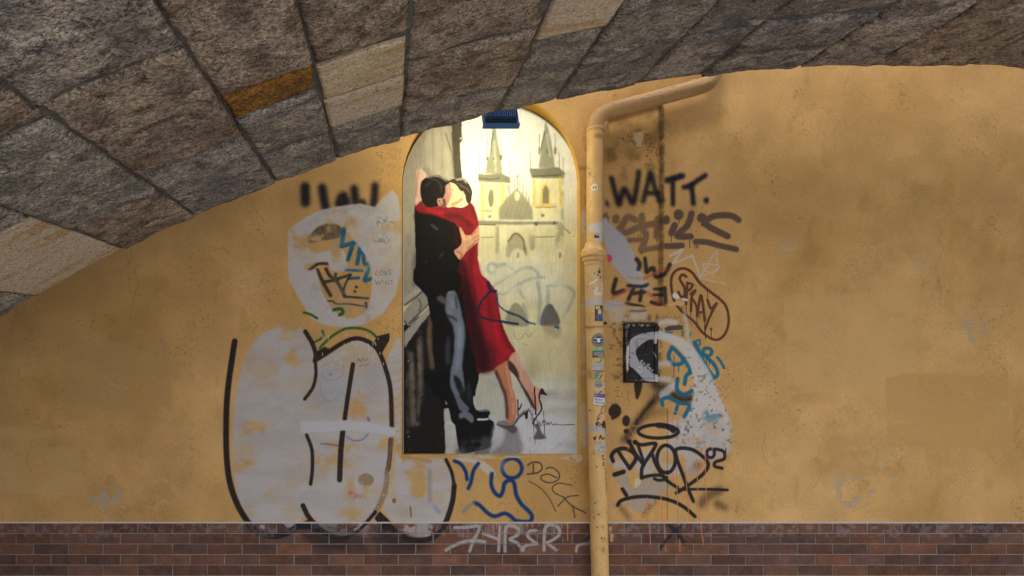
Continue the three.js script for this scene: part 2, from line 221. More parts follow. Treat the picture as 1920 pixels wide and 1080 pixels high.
  if (!brick) {
    P.lay([Q(Z4, 0, 755, 300, 748, 470, 765, 640, 800, 640, 858, 480, 828, 300, 818, 0, 835)], [190, 188, 194], { blur: 1, grain: 0.35 });
    P.lay([F(ID, 852, 862, 872, 858, 905, 865, 925, 880, 928, 892, 908, 885, 890, 870)], [192, 188, 184], { blur: 1.4, grain: 0.8, op: 0.85 });
    for (let i = 0; i < 30; i++) { const a = 600 + lat(i, 21) * 150, b = 622 + lat(i, 22) * 60; P.lay([L(ID, 1.1, a, b, a + 0.4, b + 3 + lat(i, 4) * 4)], [206, 204, 206], pen); }
    // below the mural: blue figure and grey marker letters
    P.lay([S(Z6, 34, 60, 222, 120, 250, 165, 320, 178, 395), S(Z6, 34, 285, 245, 240, 310, 212, 430, 190, 478), S(Z6, 36, 412, 340, 405, 440, 440, 520, 488, 550, 515, 500, 530, 430, 580, 400, 620, 430, 640, 540, 690, 628, 755, 690, 788, 740, 762, 788, 640, 782, 590, 742, 530, 712, 440, 740, 370, 708, 300, 640, 250, 612), RING(Z6, 34, 600, 290, 92)], NAVY, { blur: 1, grain: 0.4 });
    P.lay([S(Z6, 30, 250, 612, 190, 650, 140, 700)], [110, 124, 148], { blur: 1.6, grain: 0.8, op: 0.7 });
    P.lay([F(Z6, 490, 260, 530, 220, 550, 250, 520, 330, 500, 300)], [190, 186, 184], { blur: 3, grain: 1, op: 0.45 });
    P.lay([S(Z6, 16, 748, 262, 790, 236, 860, 240, 882, 290, 840, 332, 745, 345), L(Z6, 15, 800, 252, 800, 328), S(Z6, 14, 920, 292, 980, 285, 1042, 340, 1030, 400, 950, 426, 880, 400, 878, 362, 940, 345, 1020, 380), S(Z6, 12, 1160, 450, 1040, 430, 980, 470, 1000, 520, 1090, 562), S(Z6, 13, 1222, 546, 1120, 560, 1030, 645), S(Z6, 14, 1080, 560, 1160, 640, 1290, 708), S(Z6, 13, 1168, 640, 1190, 752), S(Z6, 10, 758, 410, 860, 470, 950, 570, 1008, 695)], [72, 66, 58], { blur: 0.35, grain: 0.5, op: 0.9 });
    P.lay([F(ID, 860, 853, 940, 854, 1040, 858, 1084, 852, 1092, 860, 1080, 868, 1066, 862, 1040, 858, 1000, 857, 900, 860)], [188, 170, 148], { blur: 0.5, height: 0.2, patch: [0.3, 0.4, 8] });
    P.lay([S(ID, 9, 1094, 400, 1095, 450), S(ID, 10, 1094, 560, 1096, 620, 1095, 700), S(ID, 9, 1094, 760, 1095, 840)], [180, 178, 180], { blur: 2.5, op: 0.75, grain: 0.8, patch: [0.36, 0.52, 16] });
    P.lay([F(ID, 1084, 310, 1104, 314, 1104, 319, 1084, 318)], [132, 112, 76], { blur: 0.6, op: 0.6 });
    // right: the upper words
    P.lay([O(G5, 100, 495, 27), S(G5, 46, 148, 250, 190, 410, 222, 498, 266, 350, 344, 485, 375, 380, 402, 190), S(G5, 42, 442, 470, 478, 330, 512, 200, 550, 340, 596, 468), L(G5, 40, 480, 390, 590, 392)], [30, 28, 35], { blur: 2.9, grain: 0.7 });
    P.lay([L(G5, 58, 645, 285, 780, 245), L(G5, 40, 694, 270, 696, 508), L(G5, 44, 796, 348, 850, 342), S(G5, 44, 850, 335, 920, 290, 995, 240), L(G5, 44, 868, 330, 885, 502), O(G5, 1003, 470, 25, 30)], [28, 27, 38], { blur: 2.3, grain: 0.6 });
    P.lay([O(G5, 85, 622, 42), O(G5, 190, 632, 36, 44), S(G5, 62, 370, 640, 300, 615, 245, 690, 215, 745, 300, 755, 420, 698, 520, 680, 610, 660), S(G5, 62, 432, 600, 430, 710, 468, 770, 455, 840, 425, 920), L(G5, 52, 430, 920, 620, 890), L(G5, 46, 300, 830, 430, 822), L(G5, 60, 578, 630, 566, 790)], [112, 88, 70], { blur: 1.4, grain: 0.6, op: 0.85 });
    P.lay([O(G5, 636, 650, 34, 44), O(G5, 748, 602, 46, 50), L(G5, 62, 712, 700, 682, 770), S(G5, 58, 868, 590, 830, 700, 735, 795, 860, 802), L(G5, 56, 640, 892, 778, 886), O(G5, 962, 632, 46), S(G5, 60, 985, 680, 1060, 730, 1200, 800), S(G5, 58, 1025, 640, 1090, 612, 1230, 610, 1300, 650), S(G5, 54, 905, 850, 1010, 855, 1120, 885, 1280, 920)], [90, 72, 63], { blur: 0.9, grain: 0.4, op: 0.94 });
    P.lay([[395, 770, 25], [415, 770, 22], [570, 820, 30], [752, 650, 32], [680, 800, 52], [850, 835, 72], [895, 880, 35], [912, 880, 30], [926, 880, 30], [958, 690, 20], [428, 940, 22]].map(([x, y, l]) => L(G5, 6, x, y, x + 3, y + l)), [62, 48, 42], pen);
    P.lay([F(ID, 1128, 424, 1134, 408, 1150, 420, 1173, 440, 1191, 470, 1204, 502, 1223, 539, 1204, 541, 1178, 524, 1152, 494, 1136, 464)], [172, 171, 177], { blur: 1.6, grain: 0.6, patch: [0.16, 0.3, 20] });
    // the recess: lower words over red
    P.lay([O(G6, 140, 232, 30, 38)], [206, 70, 84], { blur: 1, grain: 0.4 });
    P.lay([S(G6, 46, 420, 240, 450, 290, 440, 340), S(G6, 40, 505, 232, 520, 365), S(G6, 42, 525, 372, 590, 330, 612, 418, 680, 400, 735, 300), S(G6, 46, 208, 445, 182, 585, 285, 560), L(G6, 40, 385, 545, 335, 655), L(G6, 40, 385, 590, 500, 578), L(G6, 40, 470, 560, 456, 662), L(G6, 32, 600, 545, 680, 545), S(G6, 38, 684, 540, 688, 620, 680, 700, 570, 680), L(G6, 30, 590, 605, 680, 605), L(G6, 26, 310, 690, 480, 722), S(G6, 36, 330, 510, 470, 520, 530, 500)], [42, 39, 42], { blur: 1.3, grain: 0.8, op: 0.93 });
    P.lay([L(G6, 26, 165, 640, 345, 540), L(G6, 28, 500, 435, 690, 345), S(G6, 28, 530, 580, 600, 640, 695, 722)], [188, 82, 76], { blur: 1.4, grain: 0.7, op: 0.72 });
    P.lay([F(G6, 60, 700, 180, 660, 300, 700, 300, 740, 100, 760)], [178, 178, 186], { blur: 3.5, grain: 0.7, op: 0.85 });
    P.lay([F(G6, 130, 752, 300, 745, 490, 770, 490, 860, 320, 880, 150, 882)], [188, 174, 156], { blur: 2, grain: 0.7, op: 0.9, patch: [0.34, 0.48, 14] });
    P.lay([S(G6, 20, 330, 770, 410, 775, 490, 765)], [62, 56, 54], { blur: 1.6, grain: 1, op: 0.8 });
    P.lay([L(G6, 30, 740, 212, 862, 152), L(G6, 26, 858, 155, 765, 290), L(G6, 20, 765, 292, 960, 212), L(G6, 20, 962, 210, 1042, 432), S(G6, 14, 1042, 432, 1120, 300, 1200, 170, 1212, 300), S(G6, 14, 1070, 295, 1225, 310, 1200, 370, 1130, 385, 1075, 345, 1070, 295), L(G6, 10, 1040, 432, 1225, 342), L(G6, 10, 1040, 440, 1300, 500)], [198, 188, 178], { blur: 0.5, grain: 0.6, op: 0.85 });
    P.lay([S(G6, 28, 784, 690, 752, 560, 752, 430, 800, 362, 880, 342, 960, 385, 1030, 480, 1110, 552, 1225, 640), S(G6, 26, 790, 695, 860, 782, 980, 882, 1060, 985, 1150, 1050, 1230, 1060, 1300, 990, 1330, 860, 1300, 720, 1225, 640), S(G6, 28, 900, 425, 862, 405, 835, 450, 882, 535, 880, 622, 842, 622, 820, 580), S(G6, 26, 912, 485, 902, 640, 898, 705), S(G6, 26, 912, 490, 962, 505, 940, 552, 900, 575), S(G6, 26, 945, 600, 992, 565, 955, 632, 948, 770), S(G6, 24, 955, 640, 1002, 720, 1010, 825), S(G6, 28, 1010, 820, 1050, 615, 1088, 870), L(G6, 24, 1022, 785, 1070, 785), S(G6, 26, 1115, 660, 1150, 745, 1208, 695), S(G6, 24, 1208, 695, 1130, 850, 1092, 955), O(G6, 1152, 955, 13)], [92, 56, 42], { blur: 0.5, grain: 0.4, op: 0.95 });
    P.lay([[850, 690, 60], [898, 720, 90], [945, 770, 60], [1008, 830, 80], [1085, 870, 130], [1115, 560, 90], [1152, 960, 80], [1036, 790, 60], [1092, 960, 100], [1148, 745, 50]].map(([x, y, l]) => L(G6, 7, x, y, x + 2, y + l)), [76, 44, 34], pen);
    P.lay([F(G6, 760, 610, 780, 585, 812, 600, 832, 640, 800, 650, 770, 640), Q(G6, 850, 642, 918, 650, 916, 676, 860, 662)], [208, 204, 206], { blur: 0.4 }).lay([F(G6, 732, 700, 800, 675, 880, 680, 860, 720, 800, 715, 740, 722)], [202, 166, 110], { blur: 0.5, height: 0.3 });
    P.lay([S(G6, 5, 640, 850, 660, 820, 680, 850, 700, 815, 720, 850, 740, 830, 760, 850, 790, 825, 800, 860, 830, 830), S(G6, 5, 840, 870, 880, 900, 930, 880, 960, 920)], [104, 92, 76], pen);
    // right: white arc, blue letters, soot, black letters
    P.lay([S(G8, 30, 722, 362, 694, 430, 724, 488, 790, 486, 800, 450, 760, 400, 722, 365), S(G8, 30, 800, 440, 850, 520, 850, 550), S(G8, 34, 890, 330, 930, 420, 980, 520, 1030, 590), RING(G8, 26, 985, 400, 34, 30), S(G8, 28, 962, 420, 1040, 500, 1062, 570, 1020, 600), S(G8, 14, 640, 230, 660, 250, 720, 255), S(G8, 12, 800, 240, 800, 280), S(G8, 12, 860, 255, 850, 290), S(G8, 14, 900, 320, 930, 310, 925, 350), S(G8, 20, 1060, 440, 1090, 480, 1110, 520)], [32, 106, 138], { blur: 0.7, grain: 0.5, op: 0.95 });
    P.lay([[735, 500, 90], [770, 500, 50], [735, 430, 40], [980, 450, 50], [1000, 460, 40]].map(([x, y, l]) => L(G8, 6, x, y, x, y + l)), [28, 80, 106], pen);
    P.lay([S(G8, 70, 590, 640, 680, 690, 780, 740, 870, 745), S(G8, 60, 660, 670, 560, 800, 470, 920, 370, 1060)], [54, 42, 36], { blur: 4.5, grain: 1, op: 0.82 });
    P.lay([S(GH, 50, 700, 420, 600, 560, 440, 790), S(GH, 40, 1000, 320, 1150, 420, 1300, 400)], [40, 33, 30], { blur: 1.8, grain: 1, op: 0.8 });
    P.lay([F(GH, 640, 560, 900, 560, 940, 640, 700, 700, 480, 800)], [122, 94, 56], { blur: 5, grain: 1, op: 0.6 });
    P.lay([F(G8, 600, 250, 680, 258, 780, 290, 870, 352, 950, 460, 1010, 560, 1060, 690, 1100, 780, 1150, 900, 1140, 1010, 1060, 1040, 900, 1040, 770, 1010, 820, 910, 868, 780, 882, 650, 862, 520, 802, 412, 722, 342, 640, 312, 588, 302)], [200, 196, 193], { blur: 1.6, grain: 0.7, op: 0.98, patch: [0.14, 0.34, 26] });
    P.lay([F(G8, 700, 900, 800, 900, 900, 900, 1000, 880, 1140, 900, 1170, 1120, 1060, 1200, 900, 1180, 700, 1120)], [190, 184, 181], { blur: 5, grain: 1, op: 0.92, patch: [0.26, 0.5, 20] }).lay([F(G8, 800, 900, 1120, 880, 1150, 1120, 900, 1160, 760, 1080)], [112, 108, 108], { blur: 4, op: 0.6, grain: 1, patch: [0.54, 0.7, 5] });
    P.lay([O(G8, 1010, 880, 60, 50), O(G8, 1060, 860, 40, 30)], [98, 138, 156], { blur: 3, grain: 0.8, op: 0.9, patch: [0.46, 0.58, 12] });
    P.lay([F(G8, 960, 940, 1080, 930, 1090, 1010, 980, 1020)], [184, 160, 132], { blur: 5, op: 0.6, grain: 0.8 });
    P.lay([F(ID, 1285, 660, 1330, 690, 1362, 740, 1366, 830, 1290, 830, 1270, 800, 1296, 740)], [104, 108, 114], { blur: 4, op: 0.75, grain: 1, patch: [0.62, 0.72, 5], height: 0.3 }).lay([L(ID, 1, 1323, 731, 1329, 738), L(ID, 1, 1337, 747, 1341, 753), L(ID, 1, 1310, 712, 1312, 716)], [80, 82, 84], pen);
    P.lay([S(G8, 44, 622, 180, 690, 172, 745, 178), S(G8, 40, 620, 490, 700, 486), S(G8, 40, 610, 600, 700, 606), S(G8, 60, 650, 720, 700, 680, 740, 650), S(G8, 22, 812, 110, 830, 200, 848, 330), S(G8, 34, 650, 250, 660, 290)], [198, 195, 196], { blur: 2.2, grain: 0.8, op: 0.85 });
    P.lay([Q(G8, 662, 222, 690, 205, 780, 196, 804, 204, 800, 232, 720, 238, 672, 246)], [84, 74, 72], { blur: 0.4 });
    P.lay([S(G8, 30, 762, 600, 758, 680, 808, 722, 868, 690), S(G8, 30, 815, 640, 826, 580, 858, 555), S(G8, 28, 650, 800, 646, 760, 690, 742, 780, 782, 850, 798, 812, 885), S(G8, 26, 762, 800, 744, 860)], [30, 104, 142], { blur: 0.7, grain: 0.5, op: 0.95 });
    P.lay([F(GH, 412, 140, 526, 140, 515, 280, 450, 412, 420, 300), F(GH, 20, 560, 60, 490, 140, 478, 210, 560, 190, 660, 70, 730, 55, 680, 20, 640), O(GH, 290, 742, 62, 88), O(GH, 290, 903, 40), O(GH, 335, 1065, 40), O(GH, 430, 1075, 40)], [46, 37, 34], { blur: 0.9, grain: 0.6, op: 0.94 });
    P.lay([L(GH, 8, 90, 275, 185, 265), L(GH, 8, 135, 270, 150, 360), L(GH, 8, 115, 362, 190, 355), L(GH, 7, 225, 285, 215, 370, 255, 380), L(GH, 8, 322, 270, 298, 400, 350, 430)], [166, 74, 58], pen);
    P.lay([L(ID, 1.2, 1180, 800, 1192, 822, 1200, 818), L(ID, 1.2, 1183, 798, 1202, 800), S(ID, 1.4, 1232, 786, 1238, 774, 1258, 769, 1274, 777, 1272, 785, 1258, 788), L(ID, 1, 1258, 769, 1262, 783), L(ID, 1.1, 1240, 804, 1240, 819), L(ID, 1.1, 1246, 804, 1246, 819), S(ID, 1.1, 1205, 806, 1209, 811, 1204, 815, 1205, 805)].concat([1241, 1246, 1251, 1259, 1262, 1271].map((x, i) => L(ID, 1.3, x, 786, x, 792 + (i % 3) * 4))), [206, 128, 92], { blur: 0.3, op: 0.9 });
    P.lay([F(G7, 285, 185, 400, 200, 560, 120, 700, 100, 880, 60, 1000, 10, 1330, 0, 1400, 160, 1160, 230, 1000, 330, 880, 372, 700, 392, 600, 332, 480, 292, 300, 292)], [180, 176, 176], { blur: 3, grain: 0.8, op: 0.9, patch: [0.3, 0.48, 22] });
    P.lay([O(G7, 1100, 310, 60, 40)], [140, 150, 168], { blur: 5, op: 0.7 }).lay([O(G7, 1140, 260, 40, 30)], [92, 60, 50], { blur: 4, op: 0.6, grain: 0.8 });
    P.lay([S(G7, 90, 1180, 620, 1250, 540, 1340, 500), S(G7, 40, 410, 640, 500, 760), S(G7, 40, 740, 590, 640, 720), S(G7, 60, 1320, 620, 1400, 660), O(G7, 1330, 630, 24, 40)], [66, 48, 36], { blur: 4, grain: 1, op: 0.6 });
    P.lay([F(G7, 385, 390, 470, 280, 500, 300, 488, 380, 520, 470, 560, 492, 612, 440, 640, 402, 700, 388, 862, 430, 872, 470, 800, 530, 700, 562, 490, 562, 470, 500, 400, 430), F(G7, 508, 605, 560, 580, 700, 570, 742, 592, 722, 640, 680, 620, 632, 702, 542, 692), O(G7, 352, 650, 22, 20), O(G7, 480, 632, 34, 18)], [170, 154, 136], { blur: 0.5, grain: 0.4, height: 0.15 }).lay([F(G7, 560, 400, 600, 385, 612, 430, 570, 475, 552, 450)], [196, 188, 160], { blur: 0.5 });
    const k = { blur: 0.7, grain: 0.35, op: 0.97 };
    P.lay([S(G7, 38, 352, 225, 338, 170, 390, 118, 470, 108, 545, 150, 566, 205, 508, 295), S(G7, 34, 400, 130, 450, 210, 508, 290), S(G7, 34, 504, 45, 560, 150, 640, 262), S(G7, 34, 560, 48, 620, 72, 745, 58, 735, 110, 650, 240, 622, 300, 620, 385), S(G7, 30, 585, 70, 640, 235), S(G7, 32, 620, 380, 700, 362, 790, 358, 850, 380), S(G7, 32, 720, 160, 760, 270, 850, 400, 950, 470), RING(G7, 34, 848, 205, 84, 128), S(G7, 34, 1100, 600, 1045, 470, 990, 320, 942, 190, 945, 110, 1080, 112, 1200, 190, 1240, 262, 1185, 350, 1060, 445, 942, 522), S(G7, 26, 960, 490, 1150, 486, 1340, 490, 1420, 494), S(G7, 30, 740, 390, 780, 405, 830, 400), RING(G7, 30, 1262, 150, 36, 42), S(G7, 30, 1300, 110, 1380, 130, 1390, 200, 1310, 230, 1300, 270, 1370, 290)], [40, 38, 42], k);
    P.lay([S(G7, 44, 366, 352, 450, 326), S(G7, 36, 440, 488, 478, 548), S(G7, 34, 395, 640, 430, 595, 560, 562, 700, 560, 880, 590, 1010, 652, 1115, 742), RING(G8, 26, 618, 997, 148, 50), S(G8, 40, 620, 950, 690, 960, 730, 990)], [38, 36, 38], k);
    P.lay([L(G7, 9, 1405, 100, 1405, 140)], BLACK, pen);
  }
  // orange drips run over plaster and brick alike
  P.lay([S(G7, 9, 675, 570, 678, 760, 690, 1000), S(G7, 8, 660, 600, 668, 720), S(G7, 9, 800, 540, 815, 760, 832, 1060), S(G7, 9, 940, 300, 950, 560, 965, 1060), S(G7, 7, 915, 330, 920, 430), S(G7, 7, 902, 340, 904, 420), S(G7, 8, 1022, 260, 1045, 560, 1060, 770), S(G7, 9, 1132, 200, 1142, 500, 1160, 800, 1186, 1010), S(G7, 8, 1212, 80, 1215, 400, 1232, 705), S(G7, 6, 1275, 60, 1280, 160), S(G7, 6, 470, 90, 492, 70, 495, 120)], [206, 124, 90], { blur: 0.3, grain: 0.4, op: 0.95 });
  if (brick) {
    P.lay([L(ID, 60, -400, 976, 2300, 976)], [150, 142, 150], { blur: 1, op: 0.4, grain: 1, patch: [0.5, 0.62, 7] });
    const w = { blur: 0.6, grain: 0.55, op: 0.92 };
    P.lay([S(Z6, 30, 62, 840, 160, 838, 270, 825, 292, 848, 262, 910, 232, 970, 200, 1060), S(Z6, 32, -20, 1050, 60, 1005, 150, 972, 250, 960, 340, 972), L(Z6, 28, 330, 895, 470, 950), L(Z6, 28, 482, 832, 470, 1060), S(Z6, 30, 530, 1060, 532, 940, 540, 840, 600, 822, 662, 862, 645, 910, 575, 950, 640, 980, 700, 1050), S(Z6, 28, 820, 868, 762, 872, 742, 920, 790, 965, 832, 990), S(Z6, 28, 830, 992, 730, 1005, 690, 1050), S(Z6, 30, 895, 1050, 896, 930, 905, 850, 945, 815, 1015, 830, 1042, 890, 1000, 940, 900, 992), S(Z6, 26, 930, 990, 1010, 1050), S(Z6, 26, 1195, 1060, 1220, 1000, 1345, 990)], [172, 168, 168], w);
    P.lay(Array.from({ length: 22 }, (_, i) => L(ID, 0.9, 868 + i * 5.2, 980, 868 + i * 5.2, 986 + lat(i, 33) * 22)), [186, 180, 176], { blur: 0.3, op: 0.7 });
    P.lay([...Array.from({ length: 16 }, (_, i) => L(ID, 1.4, 898 + i * 10.8 + lat(i, 3) * 5, 978, 898 + i * 10.8 + lat(i, 3) * 5, 981 + lat(i, 6) * 9)), L(ID, 1.5, 1063, 978, 1063, 1012), L(ID, 1.3, 1054, 1010, 1054, 1014)], [198, 156, 74], { blur: 0.3 });
    P.lay([Q(ID, 1141, 996, 1149, 999, 1148, 1014, 1143, 1016), O(ID, 1143, 990, 3, 5), O(ID, 1104, 1012, 2)], [190, 160, 92], { blur: 0.6, patch: [0.3, 0.4, 4] });
    P.lay([S(G7, 34, 835, 785, 880, 830, 935, 890, 1010, 990), S(G7, 30, 965, 830, 900, 895, 850, 940, 775, 1040), S(G7, 50, 930, 860, 960, 920)], [40, 34, 38], { blur: 1.4, grain: 0.8, op: 0.85 });
    P.lay([F(ID, 572, 984, 650, 984, 690, 1030, 600, 1030, 572, 1010), F(ID, 700, 984, 760, 1000, 820, 1025, 720, 1040)], [40, 34, 34], { blur: 6, op: 0.45, grain: 0.8 });
  }
  return P;
}
// ---------------------------------------------------------------- ground
const cobble = tile(256, 256, (i, j) => { const v = 134 + fbm(i / 9, j / 9, 4) * 50; return [v, v * 0.98, v * 0.95]; }, true); cobble.repeat.set(120, 120);
const ground = part('ground', new THREE.PlaneGeometry(240, 240).rotateX(-Math.PI / 2), new THREE.MeshStandardMaterial({ map: cobble, roughness: 0.95 }), scene);
tag(ground, 'grey paved ground in front of the painted wall', 'ground', null, 'structure');

// ---------------------------------------------------------------- plastered house wall with a niche, a sunken panel and a brick foot
const wall = thing('house_wall', 'ochre plastered house wall covered in graffiti behind the stone arch', 'wall');
const WC = graffiti(new Painter(560, 100, 800, 882, 2, plasterBase)), WL = graffiti(new Painter(-500, 100, 1060, 882, 1.3, plasterBase)), WR = graffiti(new Painter(1360, 100, 1060, 882, 1.3, plasterBase));
const plasterMat = (P) => new THREE.MeshPhysicalMaterial({ map: P.tex(), bumpMap: P.bump(), bumpScale: 0.005, roughness: 0.9, specularIntensity: 0.3 });
const mC = plasterMat(WC), mL = plasterMat(WL), mR = plasterMat(WR);
const SP = 347, NX = 920.5;                                                        // springing line and middle of the niche
function archPath(pathClass, cx, half, rise, bottom, z = 0, sx = half) {
  const q = new pathClass(); const p = (x, y) => [X(x), Y(y)];
  q.moveTo(...p(cx - half, bottom)); q.lineTo(...p(cx - half, SP));
  for (let i = 1; i < 48; i++) { const a = Math.PI - i * Math.PI / 48; q.lineTo(...p(cx + half * Math.cos(a), SP - rise * Math.sin(a))); }
  q.lineTo(...p(cx + half, SP)); q.lineTo(...p(cx + half, bottom)); q.closePath(); return q;
}
const rectShape = (x0, y0, x1, y1) => { const s = new THREE.Shape(); s.moveTo(X(x0), Y(y1)); s.lineTo(X(x1), Y(y1)); s.lineTo(X(x1), Y(y0)); s.lineTo(X(x0), Y(y0)); s.closePath(); return s; };
const rectHole = (x0, y0, x1, y1, r) => {
  const s = new THREE.Path(), a = X(x0), b = X(x1), c = Y(y1), d = Y(y0), q = r / PXM;
  s.moveTo(a, c); s.lineTo(b - q, c); s.quadraticCurveTo(b, c, b, c + q); s.lineTo(b, d - q); s.quadraticCurveTo(b, d, b - q, d); s.lineTo(a, d); s.closePath(); return s;
};
const slopeHole = () => { const s = new THREE.Path(), P = (x, y) => [X(x), Y(y)]; s.moveTo(...P(1139, 574.5)); s.lineTo(...P(1237, 574.5)); s.quadraticCurveTo(...P(1243.5, 574.5), ...P(1243.5, 568)); s.lineTo(...P(1243.5, 189)); s.lineTo(...P(1139, 217)); s.closePath(); return s; };
const slab = (shape, depth, P, z = 0, bevel = 0) => { const g = new THREE.ExtrudeGeometry(shape, { depth: depth - 2 * bevel, bevelEnabled: bevel > 0, bevelSize: bevel, bevelThickness: bevel, bevelOffset: -bevel, bevelSegments: 2, curveSegments: 12 }); g.translate(0, 0, z - depth + bevel); return P ? P.uv(g) : g; };
{
  const s = rectShape(560, 100, 1360, 980);
  s.holes.push(archPath(THREE.Path, NX, 167, 178, 853.5), slopeHole(), rectHole(1139, 766, 1252.5, 976, 7));
  part('plaster_face', slab(s, 0.14, WC), mC, wall);
  part('plaster_face', slab(rectShape(-500, 100, 560, 980), 0.14, WL), mL, wall);
  part('plaster_face', slab(rectShape(1360, 100, 2420, 980), 0.14, WR), mR, wall);
  part('sunken_panel', slab(rectShape(1136, 147, 1247, 578), 0.02, WC, -0.03), mC, wall, 'sunken plaster panel with the upper black words');
  part('sunken_panel', slab(rectShape(1136, 763, 1256, 979), 0.02, WC, -0.007), mC, wall, 'shallow plaster panel under the metal box');
  { const ring = archPath(THREE.Shape, NX, 167.6, 178.6, 868); ring.holes.push(archPath(THREE.Path, NX, 166.5, 177.5, 862)); part('niche_reveal', slab(ring, 0.094, null, -0.004), new THREE.MeshStandardMaterial({ color: 0xd0a348, roughness: 0.8 }), wall, 'yellow plastered edge of the arched niche with lamp glow in its colour'); }  // lining strip, its yellow carries the lamp glow as colour
  part('niche_back', slab(rectShape(740, 150, 1100, 870), 0.02, WC, -0.1), mC, wall);
  const up = tile(256, 256, (i, j) => plasterBase(i * 1.5, j * 1.5), true); up.repeat.set(0.7, 0.7);
  const mU = new THREE.MeshStandardMaterial({ map: up, roughness: 0.9 });
  const top = new THREE.BoxGeometry(X(2420) - X(-500), 4, 0.14); top.translate((X(2420) + X(-500)) / 2, Y(100) + 2.001, -0.07);
  part('upper_plaster', top, mU, wall);
  const core = new THREE.BoxGeometry(X(2420) - X(-500), Y(100) + 4, 0.4); core.translate((X(2420) + X(-500)) / 2, (Y(100) + 4) / 2, -0.35);
  part('wall_core', core, mU, wall);
}
{ // brick foot: every brick a part
  const foot = thing('brick_plinth', 'brown brick plinth along the foot of the ochre wall', 'plinth');
  const PC = graffiti(new Painter(560, 974, 800, 132, 2, brickBase), true), PL = graffiti(new Painter(-500, 974, 1060, 132, 1.3, brickBase), true), PR = graffiti(new Painter(1360, 974, 1060, 132, 1.3, brickBase), true);
  const bm = (P) => new THREE.MeshPhysicalMaterial({ map: P.tex(), bumpMap: P.bump(), bumpScale: 0.0025, roughness: 0.8, specularIntensity: 0.4 }), [bC, bL, bR] = [PC, PL, PR].map(bm);
  const mort = tile(128, 128, (i, j) => { const v = 118 + fbm(i / 5, j / 5, 3) * 46; return [v, v * 0.97, v * 0.94]; }, true); mort.repeat.set(40, 2);
  const back = new THREE.BoxGeometry(X(2420) - X(-500), Y(980.6), 0.16); back.translate((X(2420) + X(-500)) / 2, Y(980.6) / 2, -0.0715);
  part('mortar_bed', back, new THREE.MeshStandardMaterial({ map: mort, roughness: 0.95 }), foot);
  const J = 0.0058;
  for (let row = 0; row < 6; row++) {
    const shift = row & 1 ? BW / 2 : 0;
    for (let col = Math.floor((-60 + shift) / BW); ; col++) {
      const a = col * BW - shift; if (a > 1980) break;
      const x0 = X(a) + J / 2, x1 = X(a + BW) - J / 2, yt = Y(BY0 + row * BH) - J / 2, yb = Math.max(0.004, Y(BY0 + (row + 1) * BH) + J / 2), mid = a + BW / 2, P = mid < 560 ? PL : mid > 1360 ? PR : PC;
      const d = 0.03, sh = new THREE.Shape(), j = () => (rnd() - 0.5) * 0.0022;
      sh.moveTo(x0 + j(), yb + j()); sh.lineTo(x1 + j(), yb + j()); sh.lineTo(x1 + j(), yt + j()); sh.lineTo(x0 + j(), yt + j()); sh.closePath();
      const g = new THREE.ExtrudeGeometry(sh, { depth: d, bevelEnabled: true, bevelSize: 0.002, bevelThickness: 0.002, bevelOffset: -0.002, bevelSegments: 1 });
      g.translate(0, 0, 0.0125 - d - 0.002 + (rnd() - 0.5) * 0.002); P.uv(g);
      part('brick', g, P === PC ? bC : P === PL ? bL : bR, foot);
    }
  }
  const cap = new THREE.BoxGeometry(X(2420) - X(-500), 0.006, 0.02); cap.translate((X(2420) + X(-500)) / 2, Y(980) + 0.0032, 0.006);
  const capMat = new THREE.MeshStandardMaterial({ map: tile(256, 64, (i, j) => { const v = 168 + fbm(i / 6, j / 6, 4) * 50; return [v, v * 0.97, v * 0.95]; }, true), roughness: 0.9 }); capMat.map.repeat.set(12, 1);
  part('mortar_ledge', cap, capMat, foot);
}

